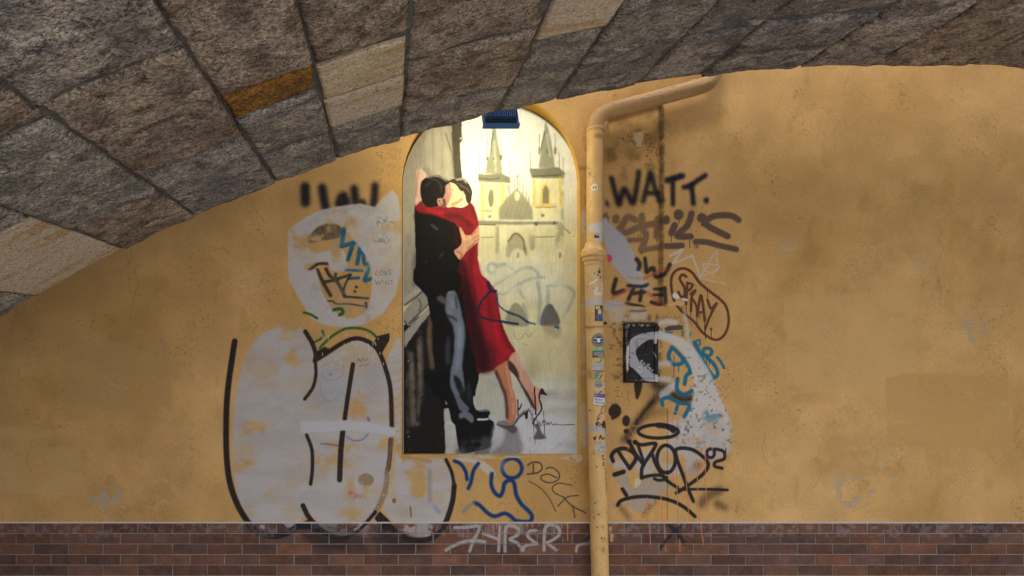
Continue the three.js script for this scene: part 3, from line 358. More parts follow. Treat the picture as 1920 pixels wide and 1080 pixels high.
// ---------------------------------------------------------------- stone bridge arch in front of the wall, seen from below
{
  const CX = 2.7225, CY = -5.9915, R = 9.0947, Z0 = 0.75, Z1 = 3.35;
  const bridge = thing('bridge_arch', 'low stone bridge arch of weathered blocks above the mural', 'bridge');
  const shape = new THREE.Shape(); const aL = -5.55 / R * 1.38, aR = 7.4 / R, on = (a, r) => [CX + r * Math.sin(a), CY + r * Math.cos(a)];
  shape.moveTo(-7.6, 0); const r0 = R + 0.015, aS = -0.72, aE = 0.72;
  shape.lineTo(on(aS, r0)[0], 0);
  for (let i = 0; i <= 60; i++) shape.lineTo(...on(aS + (aE - aS) * i / 60, r0));
  shape.lineTo(on(aE, r0)[0], 0); shape.lineTo(12.8, 0); shape.lineTo(12.8, 4.0); shape.lineTo(-7.6, 4.0); shape.closePath();
  const mortarMap = tile(256, 256, (i, j) => { const v = 66 + fbm(i / 7, j / 7, 4) * 56; return [v, v * 0.97, v * 0.93]; }, true);
  const mortar = new THREE.MeshStandardMaterial({ map: mortarMap, bumpMap: mortarMap, bumpScale: 0.012, roughness: 1 }); mortarMap.repeat.set(1.6, 1.6);
  const body = new THREE.ExtrudeGeometry(shape, { depth: Z1 - Z0 - 0.03, bevelEnabled: false }); body.translate(0, 0, Z0 + 0.012);
  part('mortar_core', body, mortar, bridge);
  // stone surfaces: coarse and fine grain, pits, bedding stains
  const stoneBump = tile(1024, 1024, (i, j) => { const v = 255 * clamp(0.5 + (fbm(i / 34, j / 26, 6) - 0.5) * 1.25 - sstep(0.66, 0.8, fbm(i / 13 + 7, j / 11, 3)) * 0.4 + (vnoise(i / 1.6, j / 1.6) - 0.5) * 0.22); return [v, v, v]; }, false);
  const smoothBump = tile(512, 512, (i, j) => { const v = 255 * clamp(0.5 + (fbm(i / 8, j / 8, 4) - 0.5) * 0.7); return [v, v, v]; }, false);
  const stoneMap = (c, c2, c3, n, band = 0) => tile(1024, 1024, (i, j) => {
    const a = sstep(0.36, 0.66, fbm(i / 130 + n, j / 90, 5)), b = sstep(0.5, 0.75, fbm(i / 60 + n * 3, j / 34 + 9, 5)), g = 1 + (fbm(i / 7, j / 5, 4) - 0.5) * (band ? 0.4 : 0.85) + (vnoise(i / 1.3, j / 1.3) - 0.5) * 0.34;
    const s = band * sstep(0.52, 0.78, fbm(i / 260 + n, j / 38 + n, 4)) * 0.6, p = sstep(0.68, 0.8, fbm(i / 9 + n, j / 9, 3)) * 0.3;
    return [0, 1, 2].map((q) => { let v = c[q] + (c2[q] - c[q]) * a; v += (c3[q] - v) * b * 0.8; if (s) v += ([170, 126, 66][q] - v) * s; return v * g * (1 - p); });
  }, true);
  const mats = {
    grey: [stoneMap([158, 149, 141], [192, 181, 167], [120, 113, 110], 1)], grey2: [stoneMap([173, 165, 154], [137, 130, 124], [187, 177, 163], 5)],
    brown: [stoneMap([184, 167, 147], [154, 137, 124], [121, 102, 86], 9)], dusk: [stoneMap([143, 136, 132], [181, 171, 162], [109, 104, 101], 13)],
    pale: [stoneMap([206, 188, 158], [194, 176, 147], [214, 195, 162], 17, 1), 1], pink: [stoneMap([200, 181, 160], [198, 183, 160], [206, 186, 160], 21, 0.7), 1], rust: [stoneMap([175, 126, 65], [143, 107, 63], [121, 90, 60], 25)],
  };
  for (const k in mats) mats[k] = new THREE.MeshPhysicalMaterial({ specularIntensity: 0.3, map: mats[k][0], bumpMap: mats[k][1] ? smoothBump : stoneBump, bumpScale: mats[k][1] ? 0.006 : 0.03, roughness: 0.95 });
  const smoothKinds = new Set(['pale', 'pink']);
  function block(u0, u1, z0, z1, kind, gap = 0.005) {
    const fine = smoothKinds.has(kind), nu = Math.max(8, Math.round((u1 - u0) / 0.022)), nz = Math.max(8, Math.round((z1 - z0) / 0.022)), off = (rnd() - 0.5) * 0.009 - (fine ? 0.005 : 0), so = rnd() * 60, amp = fine ? 0.005 : 0.036;
    const tilt = (rnd() - 0.5) * 0.014, tiltz = (rnd() - 0.5) * 0.012, pos = [], uv = [], idx = [], id = new Map();
    const put = (i, j, deep) => {                                                  // one vertex of the face, or of the skirt behind it
      const fu = i / nu, fz = j / nz, eu = Math.min(fu, 1 - fu) * (u1 - u0), ez = Math.min(fz, 1 - fz) * (z1 - z0);
      const g = gap * (0.4 + 1.5 * vnoise((u0 + fu * (u1 - u0)) * 14 + so, (z0 + fz * (z1 - z0)) * 14));
      const u = u0 + fu * (u1 - u0) + (fu === 0 ? g : fu === 1 ? -g : 0), z = z0 + fz * (z1 - z0) + (fz === 0 ? g : fz === 1 ? -g : 0);
      const n = (fbm(u * 4.5 + so, z * 4.5 + so, 5) - 0.5) * amp + (fbm(u * 17 + so, z * 17, 3) - 0.5) * amp * 0.45, e = Math.exp(-Math.min(eu, ez) / 0.01) * (fine ? 0.004 : 0.012);
      const d = deep ? -0.12 : off + n - e + tilt * (fu - 0.5) * (u1 - u0) * 2 + tiltz * (fz - 0.5) * (z1 - z0) * 2, a = u / R;
      pos.push(CX + (R - d) * Math.sin(a), CY + (R - d) * Math.cos(a), z); uv.push(u * 0.9 + so + (deep ? 0.11 : 0), z * 0.9 + so * 0.7 + (deep ? 0.11 : 0)); return pos.length / 3 - 1;
    };
    for (let j = 0; j <= nz; j++) for (let i = 0; i <= nu; i++) id.set(i + '_' + j, put(i, j));
    for (let j = 0; j < nz; j++) for (let i = 0; i < nu; i++) { const a = id.get(i + '_' + j), b = id.get((i + 1) + '_' + j), c = id.get(i + '_' + (j + 1)), d = id.get((i + 1) + '_' + (j + 1)); idx.push(a, b, c, b, d, c); }
    const rim = []; for (let i = 0; i < nu; i++) rim.push([i, 0]); for (let j = 0; j < nz; j++) rim.push([nu, j]); for (let i = nu; i > 0; i--) rim.push([i, nz]); for (let j = nz; j > 0; j--) rim.push([0, j]);
    const deep = rim.map(([i, j]) => put(i, j, true));
    rim.forEach(([i, j], k) => { const n = (k + 1) % rim.length, a = id.get(i + '_' + j), b = id.get(rim[n].join('_')); idx.push(a, deep[k], b, b, deep[k], deep[n]); });
    const g = new THREE.BufferGeometry(); g.setAttribute('position', new THREE.Float32BufferAttribute(pos, 3)); g.setAttribute('uv', new THREE.Float32BufferAttribute(uv, 2)); g.setIndex(idx); g.computeVertexNormals();
    part('stone_block', g, mats[kind], bridge);
  }
  const known = {                                                                  // courses measured on the photograph: joints along the barrel and the stones between them
    A: [-3.36, -3.017, [0.75, 1.11, 1.5, 1.68, 2.2, 2.75, 3.35], ['grey2', 'grey', 'rust', 'brown', 'grey', 'dusk']],
    B: [-3.017, -2.675, [0.75, 1.135, 1.4, 1.655, 2.25, 2.8, 3.35], ['grey2', 'pink', 'pale', 'brown', 'grey', 'brown']],
    C: [-2.675, -2.148, [0.75, 1.062, 1.48, 2.05, 2.7, 3.35], ['grey', 'brown', 'brown', 'grey', 'dusk']],
    D: [-2.148, -1.84, [0.75, 1.38, 1.78, 2.3, 2.8, 3.35], ['grey2', 'pink', 'grey', 'brown', 'dusk']],
    E: [-1.84, -1.41, [0.75, 1.19, 1.7, 2.3, 2.8, 3.35], ['dusk', 'grey2', 'grey', 'brown', 'grey2']],
    F: [-1.41, -1.07, [0.75, 1.178, 1.75, 2.2, 2.8, 3.35], ['dusk', 'dusk', 'grey2', 'grey', 'brown']],
  };
  for (const [u0, u1, zs, kinds] of Object.values(known)) for (let i = 0; i + 1 < zs.length; i++) block(u0, u1, zs[i], zs[i + 1], kinds[i], kinds[i] === 'pink' && kinds[i + 1] === 'pale' ? 0.0025 : 0.005);
  const pick = ['grey', 'grey2', 'brown', 'dusk', 'grey', 'brown', 'grey2', 'pink'];
  const fill = (u, end, dir) => { while (dir * (end - u) > 0.05) { const w = 0.32 + rnd() * 0.2, n = u + dir * w; let z = Z0; while (z < Z1 - 0.05) { let q = z + 0.34 + rnd() * 0.4; if (q > Z1 - 0.25) q = Z1; block(Math.min(u, n), Math.max(u, n), z, q, pick[Math.floor(rnd() * 7.3)]); z = q; } u = n; } };
  fill(-3.36, -5.9, -1); fill(-1.07, 2.2, 1);
}
// ---------------------------------------------------------------- the mural panel in the niche
{
  const M1 = [745, 200, 5.4], M2 = [890, 200, 5.143], M3 = [745, 380, 5.4], M4 = [890, 380, 4.152], M5 = [745, 540, 5.4], M6 = [860, 600, 4.154], M7 = [745, 700, 6.355], M8 = [900, 690, 6];
  const stops = [[150, 226, 227, 213], [330, 230, 230, 217], [430, 218, 214, 184], [540, 213, 208, 170], [620, 208, 200, 158], [700, 192, 190, 168], [770, 188, 189, 184], [860, 186, 189, 197]];  // artwork backdrop tones; cool grey foot has sky light painted in
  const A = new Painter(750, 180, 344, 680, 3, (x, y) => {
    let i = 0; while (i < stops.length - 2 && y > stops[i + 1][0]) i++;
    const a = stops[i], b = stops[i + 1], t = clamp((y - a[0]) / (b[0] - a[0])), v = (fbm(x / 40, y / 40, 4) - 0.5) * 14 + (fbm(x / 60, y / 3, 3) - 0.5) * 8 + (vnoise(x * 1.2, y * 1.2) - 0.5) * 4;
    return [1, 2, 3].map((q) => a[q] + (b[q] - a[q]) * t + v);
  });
  const o = (blur, op = 1, extra = {}) => ({ blur, op, grain: 0.25, vary: 5, ...extra }), dry = (blur, op = 0.7) => ({ blur, op, grain: 0.6, patch: [0.2, 0.7, 16] });
  // far church
  A.lay([Q(M2, 55, 720, 280, 718, 300, 930, 240, 1080, 60, 1080), Q(M2, 560, 690, 850, 680, 860, 1080, 560, 1080)], [230, 222, 172], o(1.2));
  A.lay([Q(M2, 172, 205, 200, 205, 222, 330, 248, 460, 268, 645, 104, 648, 122, 500, 150, 455), Q(M2, 682, 135, 715, 230, 748, 385, 772, 590, 618, 592, 632, 470, 645, 390, 666, 250)], [140, 142, 116], o(1, 0.92));
  A.lay([S(M2, 16, 190, 330, 195, 460, 205, 620), S(M2, 14, 702, 260, 712, 400, 730, 480)], [206, 206, 186], o(1.4, 0.7));
  A.lay([S(M2, 10, 150, 460, 178, 250), S(M2, 12, 640, 420, 672, 240), O(M2, 182, 500, 8), O(M2, 120, 500, 10, 22), O(M2, 252, 490, 12, 26), Q(M2, 690, 450, 698, 400, 708, 452)], [92, 92, 72], o(0.6, 0.8));
  A.lay([Q(M2, 30, 640, 100, 655, 255, 640, 335, 680, 348, 735, 250, 735, 40, 722), Q(M2, 528, 598, 590, 600, 800, 582, 872, 635, 858, 690, 550, 688)], [118, 118, 96], o(1.1, 0.92));
  A.lay([S(M2, 10, 40, 690, 150, 700, 240, 685), S(M2, 10, 560, 670, 700, 665, 840, 655)], [72, 72, 58], o(0.8, 0.8));
  A.lay([O(M2, 623, 425, 12, 42), O(M2, 776, 425, 15, 38), L(M2, 6, 46, 430, 42, 650), L(M2, 7, 125, 290, 120, 480), L(M2, 6, 256, 320, 262, 500), L(M2, 6, 336, 490, 340, 690), L(M2, 6, 624, 262, 626, 400), L(M2, 6, 775, 262, 776, 400), L(M2, 7, 540, 450, 540, 610), L(M2, 6, 812, 440, 816, 600), L(M2, 5, 852, 490, 856, 640), L(M2, 8, 412, 658, 412, 800), L(M2, 7, 390, 672, 432, 672), L(M2, 7, 384, 700, 386, 790), L(M2, 7, 436, 700, 438, 790), L(M2, 7, 466, 760, 468, 860), L(M2, 7, 496, 810, 498, 900), L(M2, 7, 522, 870, 522, 940), L(M2, 7, 305, 860, 305, 930)], [128, 128, 100], o(0.45, 0.85));
  A.lay([Q(M2, 235, 970, 330, 860, 412, 785, 480, 870, 552, 970, 565, 1090, 235, 1090)], [146, 142, 116], o(1.6, 0.92)).lay([O(M2, 410, 862, 26, 46)], [222, 214, 168], o(1));
  for (let i = 0; i < 12; i++) A.lay([L(M2, 10, 270 + i * 22, 1060, 320 + i * 22, 930)], i & 1 ? [128, 124, 98] : [166, 162, 136], o(1.4, 0.35));
  A.lay([S(M2, 20, 68, 730, 76, 1080), S(M2, 26, 272, 740, 270, 920), S(M2, 22, 572, 700, 574, 960), S(M2, 22, 822, 690, 832, 950), F(M2, 640, 955, 640, 800, 682, 742, 722, 800, 722, 955)], [226, 194, 96], o(1, 0.85));
  A.lay([O(M2, 158, 885, 27, 88), Q(M2, 655, 932, 655, 800, 683, 756, 714, 800, 714, 932), O(M2, 655, 1050, 18, 18), O(M2, 145, 1060, 14, 16)], [128, 122, 98], o(0.9, 0.9));
  A.lay([L(M2, 9, 590, 972, 780, 968), L(M2, 9, 80, 1006, 170, 1004)], [118, 112, 88], o(0.8, 0.85)).lay([L(M2, 22, 600, 950, 790, 942)], [214, 190, 104], o(1.5, 0.6));
  A.lay([S(M2, 30, 320, 740, 330, 820, 330, 900), S(M2, 26, 852, 660, 848, 800, 846, 1080)], [160, 156, 128], dry(1.5, 0.8));
  A.lay([Q(M4, 36, 180, 738, 185, 742, 470, 36, 480)], [216, 206, 156], o(4, 0.7));
  A.lay([S(M4, 24, 30, 152, 300, 160, 470, 158, 640, 160)], [132, 128, 102], o(1, 0.85)).lay([S(M4, 12, 30, 168, 160, 172), O(M4, 478, 165, 16), O(M4, 620, 156, 13), L(M4, 7, 690, 190, 742, 240), L(M4, 6, 470, 268, 620, 265), L(M4, 5, 50, 272, 150, 268)], [92, 90, 72], o(0.6, 0.8));
  A.lay([S(M4, 30, 178, 195, 178, 400), S(M4, 46, 448, 190, 452, 350), S(M4, 66, 662, 180, 664, 320)], [156, 150, 122], dry(2, 0.85));
  A.lay([F(M4, 248, 420, 262, 295, 322, 236, 382, 290, 402, 420)], [168, 160, 130], o(1.2, 0.9)).lay([S(M4, 14, 262, 300, 320, 240, 378, 290, 392, 400)], [110, 106, 84], o(0.9, 0.85));
  A.lay([F(M4, 196, 240, 210, 190, 360, 180, 380, 230, 320, 212, 260, 260, 240, 400, 205, 400)], [222, 216, 180], o(1.5, 0.8));
  A.lay([F(M4, 282, 450, 290, 382, 336, 354, 388, 388, 388, 450), F(M4, 400, 480, 420, 420, 485, 345, 552, 400, 556, 480), F(M4, 590, 450, 620, 380, 665, 360, 705, 400, 700, 450)], [220, 212, 176], o(1.4, 0.9)).lay([Q(M4, 328, 388, 344, 388, 344, 432, 328, 432), Q(M4, 656, 390, 672, 390, 672, 430, 656, 430)], [150, 138, 112], o(0.7));
  A.lay([F(M4, 70, 450, 300, 430, 520, 470, 700, 560, 780, 700, 700, 880, 480, 760, 250, 740, 120, 640)], [216, 214, 196], o(10, 0.55));
  A.lay([F(M6, 480, 60, 700, 100, 900, 250, 880, 420, 600, 430, 520, 300)], [204, 192, 146], o(12, 0.7)).lay([F(M6, 540, 300, 640, 330, 590, 440, 520, 430)], [158, 156, 118], o(7, 0.7)).lay([S(M6, 60, 600, 400, 700, 390, 790, 380)], [196, 172, 132], dry(5, 0.6));
  A.lay([S(M6, 80, 640, 590, 760, 560, 900, 570)], [160, 158, 148], dry(5, 0.8)).lay([S(M6, 30, 640, 720, 780, 700, 930, 710)], [170, 168, 156], dry(3, 0.7)).lay([S(M6, 30, 700, 640, 820, 655, 920, 650), S(M6, 20, 640, 535, 740, 530)], [206, 206, 200], o(3, 0.8));
  A.lay([F(M4, 250, 950, 258, 860, 318, 778, 372, 826, 412, 915, 405, 960)], [146, 138, 114], o(1, 0.9)).lay([F(M4, 518, 955, 526, 858, 580, 788, 632, 840, 658, 950)], [92, 90, 84], o(1, 0.92)).lay([F(M4, 520, 970, 660, 960, 660, 1060, 600, 1040)], [168, 156, 118], o(3, 0.8));
  A.lay([F(M6, 130, 390, 300, 400, 370, 600, 380, 780, 260, 760, 120, 640)], [176, 174, 160], o(5, 0.85)).lay([F(M8, 500, 500, 1110, 680, 1110, 950, 470, 950)], [192, 194, 198], o(10, 0.7));
  A.lay([O(M8, 1070, 890, 30, 40), O(M8, 1000, 860, 30, 16)], [160, 148, 134], dry(4, 0.7));
  // faded blue spray across the plaza
  A.lay([RING(M4, 20, 136, 510, 36), S(M4, 18, 130, 662, 250, 582, 390, 506, 470, 525, 500, 575), S(M4, 14, 160, 690, 230, 712, 330, 642, 440, 592, 552, 580), S(M4, 18, 560, 652, 650, 645, 745, 668, 772, 730, 690, 900), S(M4, 16, 340, 680, 382, 742), S(M4, 22, 572, 680, 566, 800, 530, 900, 522, 950), S(M4, 26, 180, 500, 240, 480, 300, 520), S(M4, 22, 490, 620, 510, 760, 495, 940), S(M4, 22, 375, 790, 410, 890)], [96, 118, 140], { blur: 2, op: 0.5, grain: 0.5, patch: [0.1, 0.6, 30] });
  // house front at the left, dark corner post
  A.lay([Q(ID, 750, 180, 848, 180, 846, 246, 850, 300, 853, 345, 840, 390, 790, 400, 786, 560, 750, 575)], [160, 153, 135], o(0.8));
  for (let i = 0; i < 16; i++) A.lay([L(ID, 2 + lat(i, 61) * 4, 760 + i * 5.6, 205 + lat(i, 3) * 40, 761 + i * 5.8, 320 + lat(i, 2) * 40)], i % 3 ? [176, 170, 150] : [142, 134, 116], o(1.3, 0.4));
  A.lay([Q(M1, 65, 700, 100, 500, 180, 350, 240, 340, 245, 600, 185, 640, 180, 1080, 65, 1080)], [150, 144, 130], o(1.5, 0.8)).lay([L(M1, 16, 235, 350, 240, 600)], [140, 122, 108], o(2, 0.7)).lay([F(M1, 250, 640, 300, 600, 350, 690, 300, 700)], [134, 126, 112], o(2, 0.7));
  A.lay([S(M1, 12, 488, 265, 530, 400, 560, 520, 575, 720), L(M1, 8, 550, 260, 562, 480)], [104, 98, 82], o(0.8, 0.85));
  A.lay([Q(M1, 546, 150, 650, 150, 655, 290, 666, 325, 632, 372, 640, 560, 658, 722, 580, 732, 562, 480)], [70, 67, 56], o(0.7)).lay([Q(M1, 628, 320, 664, 296, 668, 318, 640, 336)], [180, 178, 160], o(0.6));
  A.lay([Q(ID, 757, 440, 776, 440, 780, 540, 757, 560)], [146, 142, 130], o(2, 0.7)).lay([S(M3, 30, 180, 520, 170, 700, 165, 830)], [78, 74, 68], o(2.5, 0.7));
  // stone balustrade and dark lower left
  A.lay([Q(M7, 60, 0, 640, 0, 560, 420, 560, 575, 578, 965, 60, 1000), Q(M5, 60, 380, 375, 200, 380, 1080, 60, 1080)], [27, 24, 22], o(0.8));
  A.lay([F(M5, 60, 110, 235, -10, 262, 40, 170, 110, 70, 170)], [168, 165, 155], o(0.9)).lay([F(M5, 70, 330, 78, 232, 240, 40, 292, 62, 312, 140, 232, 242, 130, 384)], [148, 143, 133], o(0.9)).lay([Q(M5, 68, 610, 70, 445, 345, 162, 356, 232, 235, 378)], [160, 156, 147], o(0.9));
  A.lay([L(M5, 14, 75, 175, 250, 42), S(M5, 14, 120, 360, 240, 240, 330, 145), S(M5, 8, 210, 110, 240, 170, 220, 240), S(M5, 14, 70, 330, 100, 380, 130, 390), L(M5, 8, 75, 620, 240, 390, 340, 270)], [50, 45, 42], o(1, 0.9));
  A.lay([S(M5, 36, 110, 640, 150, 760, 160, 1080), S(M5, 44, 222, 440, 220, 700, 230, 1080), L(M7, 60, 230, 0, 240, 600), S(M7, 34, 120, 0, 124, 300, 128, 700), L(M7, 40, 180, 0, 220, 600)], [118, 108, 95], dry(1.8, 0.95));
  A.lay([S(M5, 44, 328, 310, 320, 500, 345, 720, 375, 880)], [112, 90, 70], dry(1.6, 0.9)).lay([S(M5, 20, 265, 440, 262, 800), L(M7, 30, 150, 260, 160, 620)], [36, 31, 28], o(1.6, 0.8));
  // woman's dress
  const C = [750, 300, 5.245], D = [750, 506, 3.034];
  A.lay([F(D, 290, 80, 380, 40, 440, 400, 456, 572, 430, 590, 360, 500, 340, 300)], [19, 16, 17], o(1));
  A.lay([F(ID, 780, 398, 785, 390, 795, 386, 812, 385, 849, 388, 872, 385, 883, 381, 890, 392, 896, 411, 897, 440, 896, 470, 897, 491, 902, 513, 917, 528, 930, 547, 936, 580, 941, 605, 951, 631, 966, 659, 957, 669, 954, 678, 938, 689, 926, 694, 902, 698, 893, 690, 884, 640, 872, 580, 860, 520, 852, 480, 845, 430, 815, 412, 790, 410)], [146, 28, 40], o(0.7));
  A.lay([F(ID, 856, 500, 872, 490, 882, 540, 890, 600, 896, 650, 912, 692, 896, 692, 880, 640, 864, 560)], [62, 20, 24], o(3, 0.9)).lay([S(ID, 10, 885, 580, 895, 640, 905, 680)], [92, 24, 30], o(4, 0.8)).lay([S(ID, 14, 890, 500, 898, 530, 905, 560)], [164, 34, 50], o(4, 0.8));
  A.lay([S(ID, 10, 926, 600, 936, 640, 950, 664), S(ID, 8, 905, 530, 915, 545)], [186, 26, 42], o(3, 0.85)).lay([F(ID, 900, 640, 925, 650, 930, 690, 902, 695)], [84, 24, 32], o(4, 0.7)).lay([S(ID, 6, 812, 391, 830, 396, 852, 396), S(ID, 4, 868, 391, 885, 398)], [194, 44, 48], o(1.6, 0.9));
  A.lay([F(ID, 846, 398, 862, 400, 880, 412, 872, 418, 856, 410), F(ID, 852, 420, 860, 440, 868, 430, 862, 462, 856, 470)], [74, 24, 28], o(2.2, 0.85));
  A.lay([F(ID, 866, 520, 884, 540, 900, 600, 912, 650, 918, 690, 898, 694, 884, 640, 870, 570)], [44, 14, 18], o(5, 0.85)).lay([S(ID, 7, 884, 470, 882, 510, 890, 560)], [96, 20, 28], o(3, 0.8)).lay([S(ID, 5, 893, 430, 890, 470), S(ID, 9, 915, 560, 922, 600)], [120, 20, 34], o(2.5, 0.7)).lay([S(ID, 5, 938, 610, 950, 640, 962, 660)], [112, 20, 32], o(1.6, 0.8));
  // man's coat and trousers
  A.lay([F(M3, 178, 30, 240, 60, 340, 96, 470, 128, 560, 160, 590, 220, 640, 290, 640, 430, 572, 492, 632, 572, 612, 690, 640, 740, 640, 860, 600, 900, 500, 920, 500, 1090, 340, 1090, 300, 960, 230, 870, 168, 800, 166, 680, 186, 600), Q(M5, 300, 60, 660, 40, 700, 400, 805, 790, 790, 1090, 350, 1090, 375, 800, 352, 400), F(M7, 300, -30, 930, -30, 906, 290, 920, 400, 960, 440, 1060, 430, 1105, 470, 1088, 530, 1150, 590, 1156, 690, 1125, 800, 1110, 880, 940, 930, 740, 930, 690, 640, 640, 560, 610, 420, 560, 420, 500, 300)], [17, 16, 17], o(0.7));
  A.lay([L(M3, 14, 430, 550, 462, 510), S(M3, 26, 350, 225, 400, 265)], [80, 80, 84], o(1, 0.8)).lay([S(M3, 60, 560, 260, 600, 330, 600, 420)], [62, 24, 26], o(3, 0.7));
  A.lay([Q(M7, 560, 420, 608, 418, 642, 568, 560, 574), Q(M7, 576, 622, 682, 614, 722, 850, 745, 962, 566, 962, 582, 800), Q(M7, 570, 320, 602, 368, 578, 368)], [178, 177, 172], o(0.8));
  A.lay([F(M5, 496, 70, 530, 36, 582, 30, 620, 120, 660, 290, 684, 420, 684, 560, 660, 740, 664, 880, 682, 1060, 600, 1085, 545, 1010, 540, 850, 572, 660, 574, 440, 520, 310, 486, 220)], [112, 120, 136], o(1.4, 0.95));
  A.lay([S(M5, 20, 500, 280, 560, 300, 600, 330), S(M5, 14, 590, 80, 604, 200), F(M5, 570, 900, 620, 920, 670, 1060, 640, 1090, 590, 990)], [40, 41, 46], o(1.4, 0.85)).lay([S(M5, 24, 545, 120, 560, 200), S(M5, 26, 630, 420, 632, 600), S(M5, 14, 520, 240, 560, 260)], [146, 152, 166], o(2.2, 0.7));
  A.lay([S(M5, 34, 516, 510, 512, 760)], [66, 70, 82], o(2.5, 0.85)).lay([F(M5, 395, 100, 440, 74, 492, 110, 480, 165, 430, 140)], [104, 96, 102], o(1.4, 0.8));
  A.lay([F(M7, 636, -20, 672, 40, 690, 190, 760, 300, 858, 430, 760, 456, 690, 300, 640, 160), Q(M7, 720, -20, 786, -20, 802, 210, 770, 140)], [106, 112, 126], o(1, 0.9)).lay([F(M7, 735, 480, 800, 456, 850, 462, 910, 520, 885, 592, 800, 530, 745, 542)], [118, 122, 134], o(1, 0.9)).lay([S(M7, 50, 850, 140, 860, 320)], [54, 58, 66], o(2.5, 0.7));
  A.lay([S(M7, 12, 980, 446, 1040, 434, 1085, 446), S(M7, 26, 965, 550, 1075, 546)], [150, 154, 164], o(0.8, 0.9)).lay([S(M7, 60, 740, 930, 900, 910, 1060, 860)], [92, 92, 94], dry(4, 0.7));
  // heads, arms, hand
  A.lay([F(M1, 183, 1000, 190, 780, 192, 660, 220, 640, 250, 632, 296, 690, 285, 724, 246, 760, 238, 860, 262, 950, 210, 1000)], [206, 172, 152], o(0.8)).lay([S(M1, 18, 200, 690, 196, 800, 190, 900), O(M1, 214, 670, 10, 24)], [158, 112, 96], o(1, 0.7));
  A.lay([F(M1, 478, 800, 522, 788, 542, 850, 525, 940, 482, 1010, 440, 1000, 452, 940), O(M1, 428, 958, 24, 32)], [186, 136, 122], o(0.7)).lay([F(M1, 520, 786, 560, 768, 620, 800, 652, 870, 645, 940, 580, 1016, 505, 1016, 532, 940, 545, 860)], [230, 188, 142], o(0.7)).lay([F(M1, 580, 1012, 650, 950, 696, 910, 706, 985, 655, 1022)], [234, 206, 170], o(0.7));
  A.lay([S(M1, 26, 550, 880, 570, 940, 540, 990), S(M1, 12, 545, 800, 540, 860)], [196, 132, 92], o(1.2, 0.7)).lay([S(M1, 10, 600, 1000, 640, 950, 655, 900)], [170, 112, 82], o(1, 0.7));
  A.lay([F(M1, 238, 850, 246, 765, 300, 718, 400, 702, 470, 735, 500, 790, 482, 880, 455, 930, 440, 920, 405, 950, 410, 1005, 330, 1012, 262, 960)], [22, 18, 17], o(0.6)).lay([S(M1, 14, 300, 722, 390, 708, 470, 752), S(M1, 10, 430, 770, 470, 820)], [116, 106, 98], o(1.2, 0.7)).lay([O(M1, 426, 956, 12, 20)], [196, 142, 124], o(0.7));
  A.lay([F(M1, 515, 760, 580, 734, 680, 738, 738, 830, 756, 890, 734, 985, 705, 960, 692, 890, 640, 850, 612, 800, 560, 768)], [50, 44, 39], o(0.6)).lay([S(M1, 12, 560, 746, 640, 748, 690, 800), S(M1, 8, 640, 790, 700, 850)], [136, 126, 112], o(1, 0.7)).lay([O(M1, 664, 872, 18, 22)], [222, 178, 140], o(0.7));
  A.lay([F(M1, 480, 1010, 520, 1000, 590, 1020, 660, 1024, 700, 1000, 660, 1040, 560, 1040)], [70, 24, 26], o(1.2, 0.7));
  A.lay([F(M3, 628, 258, 648, 256, 692, 326, 742, 312, 818, 240, 832, 290, 832, 380, 782, 430, 704, 490, 632, 574, 578, 492, 640, 432, 652, 372)], [212, 162, 126], o(0.6)).lay([S(M3, 14, 600, 490, 650, 520, 640, 560), S(M3, 8, 745, 330, 800, 290), S(M3, 8, 765, 365, 822, 330), S(M3, 8, 780, 400, 826, 370), S(M3, 16, 720, 460, 780, 420)], [150, 94, 76], o(0.8, 0.8)).lay([S(M3, 20, 660, 300, 680, 370, 740, 350)], [236, 190, 140], o(1.2, 0.7));
  A.lay([S(M1, 7, 262, 770, 320, 740, 400, 730, 450, 760), S(M1, 6, 280, 830, 330, 790, 420, 780), S(M1, 6, 330, 960, 390, 900, 440, 850)], [74, 66, 60], o(0.8, 0.7)).lay([S(M1, 9, 340, 714, 400, 704, 450, 722)], [176, 168, 158], o(0.7, 0.9)).lay([S(M1, 6, 590, 742, 650, 760, 700, 830), S(M1, 5, 640, 760, 690, 790, 730, 880)], [104, 94, 82], o(0.6, 0.75)).lay([S(M1, 7, 600, 738, 660, 742, 690, 762)], [196, 188, 172], o(0.7, 0.7));
  A.lay([S(M1, 9, 495, 830, 505, 870, 498, 900, 508, 940), S(M1, 6, 548, 842, 556, 850)], [128, 78, 66], o(0.7, 0.8)).lay([S(M1, 14, 575, 830, 600, 880, 610, 930)], [246, 214, 170], o(1.4, 0.7)).lay([S(M1, 9, 420, 960, 440, 990, 450, 1008)], [92, 60, 52], o(0.8, 0.8));
  A.lay([F(C, 152, 460, 222, 402, 240, 452, 330, 466, 480, 472, 640, 472, 690, 425, 742, 520, 766, 600, 764, 640, 700, 732, 640, 724, 600, 662, 540, 624, 420, 576, 300, 536, 190, 520)], [132, 27, 36], o(1.1)).lay([S(C, 64, 175, 560, 330, 592, 450, 640, 520, 720)], [18, 16, 17], o(3.4, 0.95)).lay([S(C, 34, 270, 484, 340, 506, 420, 526)], [186, 32, 42], o(2.4, 0.9)).lay([S(C, 40, 470, 548, 590, 560, 690, 640), S(C, 20, 640, 470, 690, 450, 720, 520)], [84, 22, 29], o(2.4, 0.85)).lay([S(C, 26, 640, 560, 720, 600, 745, 660)], [160, 30, 44], o(2.4, 0.8));
